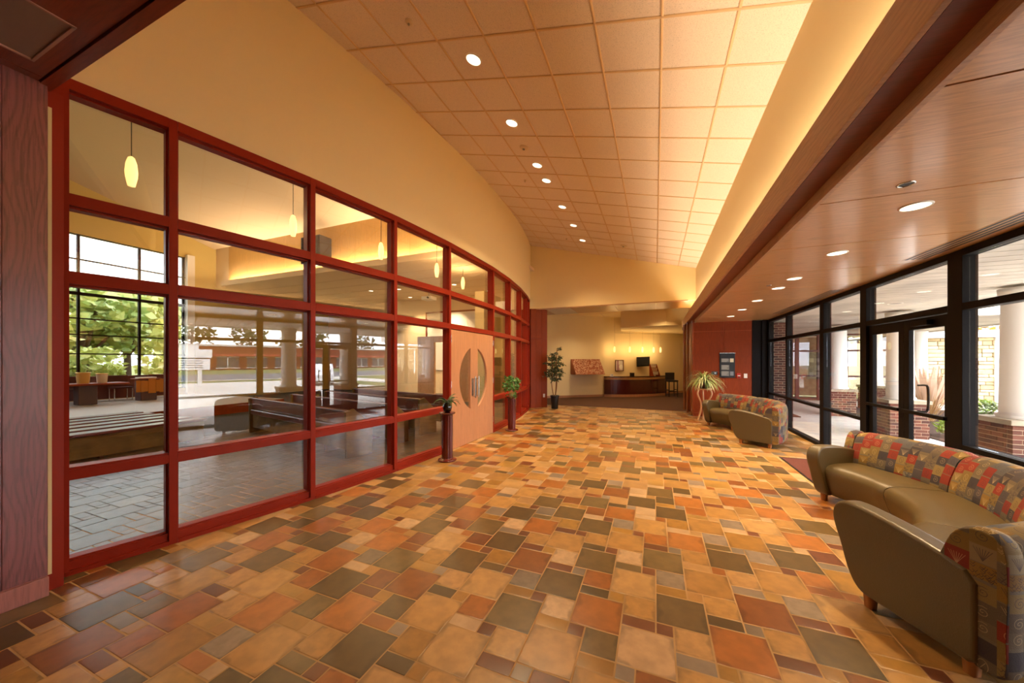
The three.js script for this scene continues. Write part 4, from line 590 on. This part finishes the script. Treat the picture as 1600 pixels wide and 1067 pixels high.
function shrub(label, x, f, r, hexes, flowers) {
  const t = thing('garden_shrub', label, 'shrub', x, -0.01, -f, 0, 'shrubs in the mulch bed'); for (const hx of hexes) { const l = []; for (let k = 0; k < 170; k++) { const d = rdir(0.4), q = r * Math.cbrt(rr(0.25, 1)); l.push(mx(V(d.x * q, Math.max(0.02, r * 0.55 + d.y * q * 0.75), d.z * q), rdir(0.5), rnd() * 6, rr(0.7, 1.3))); } mesh('foliage', scatter(leafGeo(r * 0.3, r * 0.1), l), leafMat(hx), t); }
  if (flowers) { const gs = []; for (let k = 0; k < 9; k++) gs.push(new THREE.IcosahedronGeometry(0.045, 0).translate(rr(-r, r) * 0.7, r * rr(0.9, 1.25), rr(-r, r) * 0.7)); mesh('blossoms', merge(gs), mat(0xb27ac0, 0.7), t); }
}
shrub('bright green shrub at the edge of the bed by the door', 6.05, 10.6, 0.34, [0x7f9a2c, 0x96ae3a]); shrub('yellow green shrub with purple blossoms by the near column pier', 6.9, 11.0, 0.34, [0x8ba23a, 0xa9bb55], true); shrub('low dark green shrub toward the stone building', 8.6, 13.6, 0.45, [0x56703a, 0x6d8546]); shrub('small light green shrub at the foot of the stone building', 9.3, 15.7, 0.4, [0x84a03c, 0x9fb64e]); shrub('spreading grey green shrub behind the near column pier', 9.6, 14.2, 0.5, [0x7b9266, 0x93a87a]);
// ---------- trees ----------
function tree(label, x, f, h, r, hexes, base = 0, n = 420, group = 'trees') {
  const t = thing('tree', label, 'tree', x, base, -f, 0, group); mesh('trunk', merge([cyl(r * 0.05, r * 0.08, h * 0.6, 8), ...[0, 1, 2, 3].map((k) => tube([[0, h * 0.3, 0], [Math.cos(k * 1.6) * r * 0.3, h * 0.5, Math.sin(k * 1.6) * r * 0.3], [Math.cos(k * 1.6) * r * 0.6, h * 0.75, Math.sin(k * 1.6) * r * 0.6]], r * 0.03, 6, 5))].map((g) => { g = clean(g); g.deleteAttribute('uv'); return g; })), mat(0x4a3a2c, 0.9), t);
  const blobs = []; for (let k = 0; k < 11; k++) { const d = rdir(0.15); blobs.push([d.x * r * 0.62, h * 0.62 + d.y * h * 0.28, d.z * r * 0.62, r * rr(0.35, 0.55)]); }
  const lf = leafGeo(r * 0.2, r * 0.15, 0.3); for (const hx of hexes) { const l = []; for (let k = 0; k < n; k++) { const b = pick(blobs), d = rdir(0.1), q = b[3] * Math.cbrt(rr(0.3, 1)); l.push(mx(V(b[0] + d.x * q, b[1] + d.y * q, b[2] + d.z * q), rdir(), rnd() * 6, rr(0.6, 1.4))); } mesh('foliage', scatter(lf, l), leafMat(hx), t); }
}
tree('autumn yellow tree beyond the far end of the vestibule', 13, 30, 6.5, 2.8, [0xb5a83e, 0x7d8a34], -0.06); tree('orange tinted tree behind the vestibule near the street', 21, 38, 6, 2.8, [0xc08a3a, 0x8f8a3c], -0.06);
// ================= STREET SCENE MIRRORED IN THE GLAZED WALL =================
{
  const s = thing('monument_sign', 'white two panel sign on posts mirrored in the second glass bay', 'sign', 21.6, -0.06, -2.4, PI / 2 + PI); const wm = mat(0xf2f0ea, 0.5); mesh('post', bx(0.2, 1.4, 0.2, -0.6, 0.7, 0), wm, s); mesh('post', bx(0.2, 1.4, 0.2, 0.6, 0.7, 0), wm, s);
  const cv = document.createElement('canvas'); cv.width = 256; cv.height = 160; const c = cv.getContext('2d'); c.fillStyle = '#f4f2ec'; c.fillRect(0, 0, 256, 160); c.fillStyle = '#6a6f7a'; for (let k = 0; k < 4; k++) c.fillRect(40, 22 + k * 32, 176 - 30 * (k % 2), 12); const t = new THREE.CanvasTexture(cv); t.colorSpace = THREE.SRGBColorSpace; mesh('lower_panel', new THREE.BoxGeometry(2.2, 0.7, 0.25).translate(0, 1.5, 0), mat(0xffffff, 0.5, { map: t }), s); mesh('upper_panel', merge([bx(2.4, 0.55, 0.3, 0, 2.2, 0), bx(1.1, 0.25, 0.3, 0, 2.6, 0)]), wm, s);
  const b = thing('red_building', 'long low red brick building with white storefronts mirrored across the street', 'building', 85, -0.06, -14); mesh('wall', bb(-6, 6, 0, 4.6, 45, -45), mat(0x8a3b2e, 0.9, { map: T.noise }), b); mesh('parapet', bb(-6.2, 6.2, 4.6, 4.9, 45.2, -45.2), mat(0xd8cfc4, 0.8), b); mesh('canopy_band', bb(-7, -6, 2.7, 3.1, 45, -45), mat(0xb5493c, 0.8), b); for (let k = -9; k <= 9; k++) { const w = mesh('storefront_window', bb(-6.08, -6.0, 0.4, 2.5, k * 4.7 - 1.7, k * 4.7 + 1.7), mat(0x39424c, 0.2), b); mesh('frame', merge([bb(-6.12, -6.0, 2.45, 2.6, k * 4.7 - 1.8, k * 4.7 + 1.8), bb(-6.12, -6, 0.3, 0.42, k * 4.7 - 1.8, k * 4.7 + 1.8), bb(-6.12, -6, 0.3, 2.6, k * 4.7 - 0.08, k * 4.7 + 0.08)]), M.white, w); }
  for (let k = 0; k < 9; k++) tree(ord[k] + ' tree from the near end of the skyline behind the mirrored red building', 104 + 9 * (k % 2), -28 + k * 11, rr(9, 13), rr(4.4, 5), [0x4f5a34, 0x5f6a3c], -0.06, 150, 'skyline trees');
  // white sedan
  const car = thing('parked_car', 'white sedan parked beyond the porch, mirrored in the third bay', 'car', 18.6, -0.04, -12.2, 0.38); const prof = new THREE.Shape(); prof.moveTo(-2.2, 0.3); prof.lineTo(-2.22, 0.72); prof.bezierCurveTo(-2.1, 0.88, -1.7, 0.9, -1.5, 0.94); prof.bezierCurveTo(-1.0, 1.3, -0.7, 1.42, 0.0, 1.43); prof.bezierCurveTo(0.6, 1.42, 0.9, 1.15, 1.2, 0.95); prof.bezierCurveTo(1.7, 0.9, 2.1, 0.82, 2.2, 0.68); prof.lineTo(2.22, 0.3); prof.closePath(); const cg = new THREE.ExtrudeGeometry(prof, { depth: 1.6, bevelEnabled: true, bevelSize: 0.06, bevelThickness: 0.08, bevelSegments: 3 }).translate(0, 0, -0.8); mesh('body', cg, pmat(0xf3f3f2, 0.25, { clearcoat: 1 }), car); const wn = new THREE.Shape(); wn.moveTo(-1.3, 0.98); wn.bezierCurveTo(-0.9, 1.28, -0.6, 1.35, 0, 1.36); wn.bezierCurveTo(0.5, 1.35, 0.75, 1.15, 0.98, 0.98); wn.closePath(); for (const s2 of [-1, 1]) mesh('side_window', new THREE.ExtrudeGeometry(wn, { depth: 0.01, bevelEnabled: false }).translate(0, 0, s2 > 0 ? 0.88 : -0.89), mat(0x20262c, 0.1), car); for (const [x, z] of [[-1.35, 0.8], [1.35, 0.8], [-1.35, -0.8], [1.35, -0.8]]) { const w = mesh('wheel', new THREE.CylinderGeometry(0.33, 0.33, 0.2, 24).rotateX(PI / 2), M.black, car, x, 0.33, z); mesh('hub', new THREE.CylinderGeometry(0.2, 0.2, 0.21, 16).rotateX(PI / 2), M.steel, w); }
}
// ================= WORSHIP SPACE BEHIND THE GLASS =================
{
  const CF = 9.39, CH = 6.57, sl = 0.266, navC = (f) => CH + sl * (CF - f), WX = -18, navePaint = mat(0xe6cda8, 0.9), olive = mat(0xcfb56a, 0.9);
  const fl = struct('floor_nave', 'grey brown tile floor of the worship space', 'floor'); mesh('grout', bb(-18.2, -3.5, -0.15, -0.006, 6, -16), mat(0x7d7468, 0.8, { map: T.noise }), fl);
  const greys = [0x565048, 0x605950, 0x4c473f, 0x685f52, 0x5a5349];
  paving(fl, (a, f) => a > -9.2 && a < arcLat(Math.min(f, 12)) - 0.22 && f > -2 && f < 11.5, [-1.0135, 1.997], 160, () => pick(greys), (a, f, ar) => { const zc = f * Math.cos(YAW) - a * Math.sin(YAW), xc = a * Math.cos(YAW) + f * Math.sin(YAW); return zc < 1 || Math.abs(xc / zc) > 1.45 ? -1 : ar / zc ** 3; }, false);
  mesh('carpet', bb(-18, -9.2, -0.01, 0.002, 6, -16), mat(0x55524e, 1, { map: rep(T.carpet, 1, 1) }), fl);
  // window wall
  const ww = struct('wall_nave', 'olive cream wall round the tall worship space window', 'wall'), f0 = -3, f1 = 8.35, t0 = 5.94, b0 = 0.55;
  mesh('plaster', merge([bb(WX - 0.3, WX, t0, 11, -f0 + 3, -16), bb(WX - 0.3, WX, -0.1, b0, -f0 + 3, -f1), bb(WX - 0.3, WX, -0.1, t0, -f1 - 0.25, -16), bb(WX - 0.3, WX, -0.1, t0, -f0 + 3, -f0)]), olive, ww); mesh('white_pilaster', bb(WX - 0.3, WX + 0.15, 0, t0 + 0.1, -f1, -f1 - 0.25), M.white, ww);
  mesh('rear_plaster', bb(-18.3, -4.1, 0, 11, 6, 6.2), navePaint, ww); mesh('end_plaster', bb(-18.3, -4.3, 0, 6, -15.2, -15.4), navePaint, ww);
  mesh('side_plaster', bb(-4.45, -4.25, 0, 10, 6, -0.95), navePaint, ww); mesh('pier_plaster', bb(-4.9, -4.6, 0, 6, -FAR - 0.1, -15.4), navePaint, ww);
  const wi = struct('window_3', 'tall black framed window of the worship space facing the trees', 'window'), mf = [-3, -1.35, 0.3, 1.95, 3.6, 5.45, 6.97, 8.3], ry = [b0, 1.9, 2.55, 3.1, 3.94, 5.1, t0];
  for (const f of mf) mesh('mullion', bb(WX - 0.12, WX - 0.02, b0, t0, -f + 0.03, -f - 0.03), M.darkFrame, wi); ry.forEach((y, k) => mesh('rail', bb(WX - 0.12, WX - 0.02, y - (k === 4 ? 0.05 : 0.02), y + (k === 4 ? 0.05 : 0.02), -f0, -f1), M.darkFrame, wi));
  for (let k = 0; k + 1 < mf.length; k++) for (let q = 0; q + 1 < ry.length; q++) mesh('pane', bb(WX - 0.07, WX - 0.066, ry[q] + 0.02, ry[q + 1] - 0.02, -mf[k] - 0.03, -mf[k + 1] + 0.03), M.glassN, wi);
  // ceilings
  const ce = struct('ceiling_nave', 'sloping tan plaster ceiling of the worship space', 'ceiling'), g = geoFrom([-18.3, navC(-6), 6, -3.3, navC(-6), 6, -3.3, CH, -CF, -18.3, CH, -CF, -18.3, navC(-6) + 0.2, 6, -3.3, navC(-6) + 0.2, 6, -3.3, CH + 0.2, -CF - 0.1, -18.3, CH + 0.2, -CF - 0.1], [0, 1, 2, 0, 2, 3, 4, 6, 5, 4, 7, 6, 0, 4, 5, 0, 5, 1, 3, 2, 6, 3, 6, 7]).toNonIndexed(); g.computeVertexNormals(); mesh('plaster', g, navePaint, ce);
  const fs = struct('beam_nave', 'pale maple fascia with lit cove across the worship space', 'beam'); for (let k = 0; k < 11; k++) mesh('wood_panel', bb(-17 + k * 1.195 + 0.004, -17 + (k + 1) * 1.195 - 0.004, 5.0, CH + 0.05, -CF, -CF - 0.05), pmat(0xd9a962, 0.4, { map: T.fine }), fs);
  mesh('backing', bb(-18.3, -3.84, 4.9, CH + 0.2, -CF - 0.05, -CF - 0.15), navePaint, fs); mesh('cove_ledge', merge([bb(-17, -3.9, 4.82, 4.86, -CF + 0.32, -CF), bb(-17, -3.9, 4.86, 5.02, -CF + 0.32, -CF + 0.29)]), navePaint, fs);
  for (let k = 0; k < 4; k++) { const x = -15.3 + k * 3.2, st = thing('cove_strip_light', ord[k] + ' strip light from the window along the worship space cove', 'strip light', x, 4.96, -CF + 0.14, 0, 'nave cove strips'); mesh('tube', bx(3.1, 0.02, 0.05), M.cove, st); mesh('tray', bx(3.1, 0.09, 0.08, 0, -0.055, 0), M.white, st); const l = new THREE.RectAreaLight(COVE, 130, 3.1, 0.06); l.position.set(x, 4.98, -CF + 0.14); l.rotation.x = PI / 2; l.castShadow = true; l.name = 'nave_cove'; scene.add(l); }
  const lc = struct('ceiling_chancel', 'low cream ceiling behind the lit maple fascia', 'ceiling'); mesh('plaster', bb(-18.3, -4, 4.86, 4.95, -CF - 0.02, -15.4), navePaint, lc); for (let k = 0; k < 5; k++) mesh('ceiling_joint', bb(-18, -4.2, 4.852, 4.862, -10.3 - k, -10.32 - k), M.tee, lc);
  [[-12, 12.4], [-10.6, 12.6], [-9.2, 12.7], [-7.8, 12.7], [-11.4, 14.4], [-9.2, 14.4], [-7.0, 14.4]].forEach(([x, f], k) => { const t = thing('recessed_light', (k < 4 ? ord[k] + ' of the front row of' : ord[k - 4] + ' of the back row of') + ' lights in the low worship ceiling', 'recessed light', x, 4.855, -f, 0, 'worship downlights'); mesh('trim_ring', new THREE.TorusGeometry(0.1, 0.008, 6, 20).rotateX(PI / 2), M.white, t); mesh('lamp_disc', new THREE.CylinderGeometry(0.095, 0.095, 0.006, 20), M.can, t); if (k > 3 || k === 1) { const l = new THREE.SpotLight(LAMP, NAVE_CAN, 0, 0.8, 0.6, 2); l.position.set(x, 4.8, -f); l.target.position.set(x, 0, -f - 0.25); l.shadow.radius = 4; l.castShadow = true; l.name = 'nave_downlight'; scene.add(l, l.target); } });
  const pn = thing('framed_wall_panel', 'large wood framed pale panel on the back wall of the worship space', 'wall panel', -9.4, 0, -15.18); mesh('frame', merge([bb(-1.6, 1.6, 4.1, 4.18, 0, 0.05), bb(-1.6, -1.53, 1.2, 4.18, 0, 0.05), bb(1.53, 1.6, 1.2, 4.18, 0, 0.05)]), M.cherry, pn); mesh('panel', bb(-1.55, 1.55, 1.2, 4.15, 0, 0.02), M.white, pn);
  const wd = thing('wood_screen_wall', 'tall amber wood screen with an opening behind the pews', 'wood screen', -8.2, 0, -12.6); mesh('screen_panel', bb(-1.3, -0.45, 0, 2.6, 0, 0.1), M.soffit, wd); mesh('screen_panel', bb(0.35, 1.6, 0, 2.6, 0, 0.1), M.soffit, wd); mesh('lintel', bb(-1.3, 1.6, 2.45, 2.7, 0, 0.12), M.soffit, wd);
  const sp = thing('black_speaker_box', 'black speaker box hung before the maple fascia', 'speaker', -11.3, 5.1, -CF + 0.35); mesh('cabinet', rbx(0.95, 0.95, 0.5, 0.02, 0, 0.5, 0), M.black, sp); mesh('grille', bx(0.85, 0.85, 0.02, 0, 0.5, 0.255), mat(0x0b0b0c, 0.8), sp);
  const pj = thing('ceiling_projector', 'small projector on a drop pole under the low worship ceiling', 'projector', -8.7, 4.25, -12.2); mesh('body', rbx(0.5, 0.14, 0.4, 0.02), M.white, pj); mesh('pole', cyl(0.02, 0.02, 0.55, 10, 0, 0.07, 0), M.grey, pj); mesh('lens', cyl(0.04, 0.04, 0.05, 14).rotateX(PI / 2).translate(0.1, 0, 0.2), M.black, pj);
  // pendants
  [[-6.9, 2.58], [-6.68, 4.83], [-6.22, 6.75], [-6.0, 8.8], [-6.16, 10.6]].forEach(([x, f], k) => { const p = thing('glass_pendant', ord[k] + ' amber glass pendant from the viewer behind the curved glazing', 'pendant lamp', x, 4.14, -f, 0, 'nave pendants'); mesh('shade', lathe([[0.001, 0], [0.04, 0.0], [0.062, 0.12], [0.068, 0.2], [0.058, 0.32], [0.036, 0.4], [0.012, 0.42], [0.001, 0.42]], 20), M.pendant, p); const top = f < CF ? navC(f) : 4.86; mesh('cord', cyl(0.006, 0.006, top - 4.56, 6, 0, 0.42, 0), M.black, p); const l = new THREE.PointLight(WARM, 4); l.position.set(x, 4.35, -f); l.shadow.radius = 3; l.castShadow = true; scene.add(l); });
  // seating
  const pewWood = pmat(0x6b2614, 0.3, { map: T.fine, clearcoat: 0.4, clearcoatRoughness: 0.2 }), pad = mat(0x7d6236, 0.85, { map: rep(T.noise, 2, 2) });
  function pew(label, x, f, L, ry) { const p = thing('church_pew', label, 'pew', x, 0, -f, ry, 'pews'); mesh('backrest', rbx(L, 0.44, 0.04, 0.01, 0, 0.34, 0), pad, p); mesh('top_rail', rbx(L, 0.22, 0.06, 0.012, 0, 0.67, 0.0), pewWood, p); mesh('cap_rail', rbx(L, 0.03, 0.1, 0.012, 0, 0.79, 0), pewWood, p); mesh('seat', rbx(L, 0.08, 0.42, 0.02, 0, 0.42, -0.23), pad, p); mesh('book_rack', rbx(L * 0.9, 0.1, 0.1, 0.01, 0, 0.5, 0.07), pewWood, p); for (const s of [-1, 1]) { const sh = new THREE.Shape([[0.06, 0], [0.08, 0.78], [-0.06, 0.82], [-0.42, 0.5], [-0.42, 0]].map((a) => new THREE.Vector2(a[0], a[1]))); mesh('end_panel', muv(new THREE.ExtrudeGeometry(sh, { depth: 0.045, bevelEnabled: true, bevelSize: 0.008, bevelThickness: 0.008, bevelSegments: 1 }).rotateY(-PI / 2).translate(s * L / 2 + 0.02, 0, 0)), pad, p); } for (const s of [-0.2, 0.3]) mesh('leg', bx(0.05, 0.42, 0.3, s * L, 0.21, -0.15), pewWood, p); }
  for (let k = 0; k < 4; k++) pew(['nearest dark wood pew with tan back behind the second and third bays', 'second dark wood pew back from the curved glazing', 'third dark wood pew back from the curved glazing', 'farthest dark wood pew before the amber wood screen'][k], -6.75, 4.9 + k * 1.0, 3.9, -0.2);
  function bench(k) { const p = thing('low_bench', k ? ord[k] + ' dark bench row behind the first bay' : 'nearest low bench with broad tan front behind the first bay', 'bench', -8.85 - 0.5 * k, 0, -2.6, 0, 'choir benches'); mesh('seat', rbx(0.3, 0.05, 3.6, 0.012, 0, 0.43, 0), pewWood, p); mesh('front_panel', bb(0.1, 0.13, 0.04, 0.405, 1.75, -1.75), pad, p); for (const z of [-1.5, -0.3, 1.5]) mesh('leg', bx(0.22, 0.405, 0.05, 0, 0.2, z), pewWood, p); }
  for (let k = 0; k < 6; k++) bench(k);
  const pf = struct('floor_platform', 'pale raised platform below the tall window', 'floor'); mesh('platform_top', bb(-17.9, -12.4, 0, 0.3, 4, -8.6), mat(0xb9b2a6, 0.5), pf); mesh('step_face', bb(-12.4, -12.37, 0, 0.3, 4, -8.6), M.cherry, pf);
  const tb = thing('altar_table', 'dark pedestal table with books on the pale platform', 'table', -16.4, 0.3, -5.1); mesh('pedestal', rbx(0.36, 0.6, 0.4, 0.02, 0, 0.3, 0), mat(0x4a3638, 0.5), tb); mesh('top', rbx(0.8, 0.06, 2.1, 0.015, 0, 0.63, 0.2), M.cherry, tb);
  [[0.5, 0.2, 0xe8e0d0], [-0.15, 0.3, 0xc89a4a], [-0.55, 0.26, 0xe2d6c2]].forEach(([dz, s, c], k) => { const o = thing('hand_drum', ['pale drum at the left end of the altar table', 'amber drum on the middle of the altar table', 'cream drum at the right end of the altar table'][k], 'drum', -16.4, 0.96, -5.1 + dz + 0.2); mesh('shell', cyl(s * 0.5, s * 0.42, s * 1.1, 20), mat(c, 0.5), o); mesh('rim', new THREE.TorusGeometry(s * 0.5, 0.015, 6, 24).rotateX(PI / 2).translate(0, s * 1.1, 0), M.brass, o); mesh('head', cyl(s * 0.49, s * 0.49, 0.01, 20, 0, s * 1.1 - 0.004, 0), M.white, o); });
  const lc2 = thing('draped_lectern', 'lectern draped in orange gold cloth on the pale platform', 'lectern', -16.4, 0.3, -6.5); mesh('pedestal', rbx(0.4, 0.7, 0.42, 0.02, 0, 0.35, 0), mat(0x4a3638, 0.5), lc2); mesh('desk_top', rbx(0.5, 0.04, 0.62, 0.01, 0, 0.74, 0), M.cherry, lc2); const cl = []; for (let k = 0; k < 7; k++) cl.push(bx(0.03, rr(0.36, 0.55), 0.1, 0.26 + 0.015 * (k % 2), 0.5, -0.3 + k * 0.1)); mesh('cloth', merge(cl), mat(0xb8762a, 0.85), lc2); mesh('open_book', bx(0.3, 0.04, 0.44, 0, 0.78, 0), M.white, lc2);
  const rail = thing('choir_rail', 'dark wood choir rail running below the tall window', 'rail', -17.6, 0.3, -3.2); mesh('panel', bb(-0.03, 0.03, 0.05, 0.8, 4, -4.6), pewWood, rail); mesh('cap', rbx(0.12, 0.04, 8.6, 0.01, 0, 0.82, -0.3), pewWood, rail);
  for (let k = 0; k < 7; k++) { const c = thing('choir_chair', ord[k] + ' dark choir chair from the left along the choir rail', 'chair', -17.15, 0.3, -0.9 - k * 1.05, PI / 2, 'choir chairs'); mesh('seat', rbx(0.5, 0.06, 0.44, 0.015, 0, 0.44, 0), mat(0x4a1812, 0.6), c); mesh('backrest', rbx(0.5, 0.36, 0.04, 0.015, 0, 0.68, -0.21), mat(0x4a1812, 0.6), c); for (const [x, z] of [[-0.22, -0.18], [0.22, -0.18], [-0.22, 0.18], [0.22, 0.18]]) mesh('leg', cyl(0.014, 0.014, 0.42, 8, x, 0, z), M.steel, c); }
  for (let k = 0; k < 6; k++) shrubTree(k);
  function shrubTree(k) { tree(ord[k] + ' low yellow green bush from the left outside the tall window', -21.6 - (k % 2) * 1.8, -1 + k * 2.7, 3.2, 1.35, [pick([0xdcd48a, 0xccd080]), pick([0xb4c070, 0xe2d890])], -0.9, 700, 'bushes outside the worship window'); }
  // trees outside the window
  [[-27, 5, 5.8, 2.7, [0xdcd488, 0xb8c074]], [-31, 9.5, 6.3, 2.9, [0x9cb46c, 0xc0c87c]], [-26.5, 13.6, 5.4, 2.4, [0xe4da8c, 0xc8cc7c]], [-33, 0.5, 6.6, 2.8, [0xccd080, 0xe6d890]], [-26.5, -3.4, 5.6, 2.4, [0xb4c078, 0xd8d084]], [-32, 16.5, 6.2, 2.6, [0xd2d284, 0xb0be74]], [-37, 7, 7.6, 3.2, [0xd4cc84, 0xb4be74]], [-37.5, 13.8, 7.6, 3.2, [0xc8cc80, 0xdcd48a]]].forEach(([x, f, h, r, c], k) => tree(['yellow green tree straight outside the tall window', 'darker green tree outside the window toward its right side', 'golden tree outside the right end of the tall window', 'pale yellow tree behind the others outside the window', 'mixed green tree outside the hidden left end of the window', 'soft yellow tree at the far right outside the window', 'taller pale tree standing behind the middle of the tree row', 'taller pale tree standing behind the right of the tree row'][k], x, f, h, r, c, -0.25, 1100, 'trees outside the worship window'));
}
scene.traverse((o) => { if (o.isMesh) { o.castShadow = true; o.receiveShadow = true; } });
renderer.render(scene, camera);
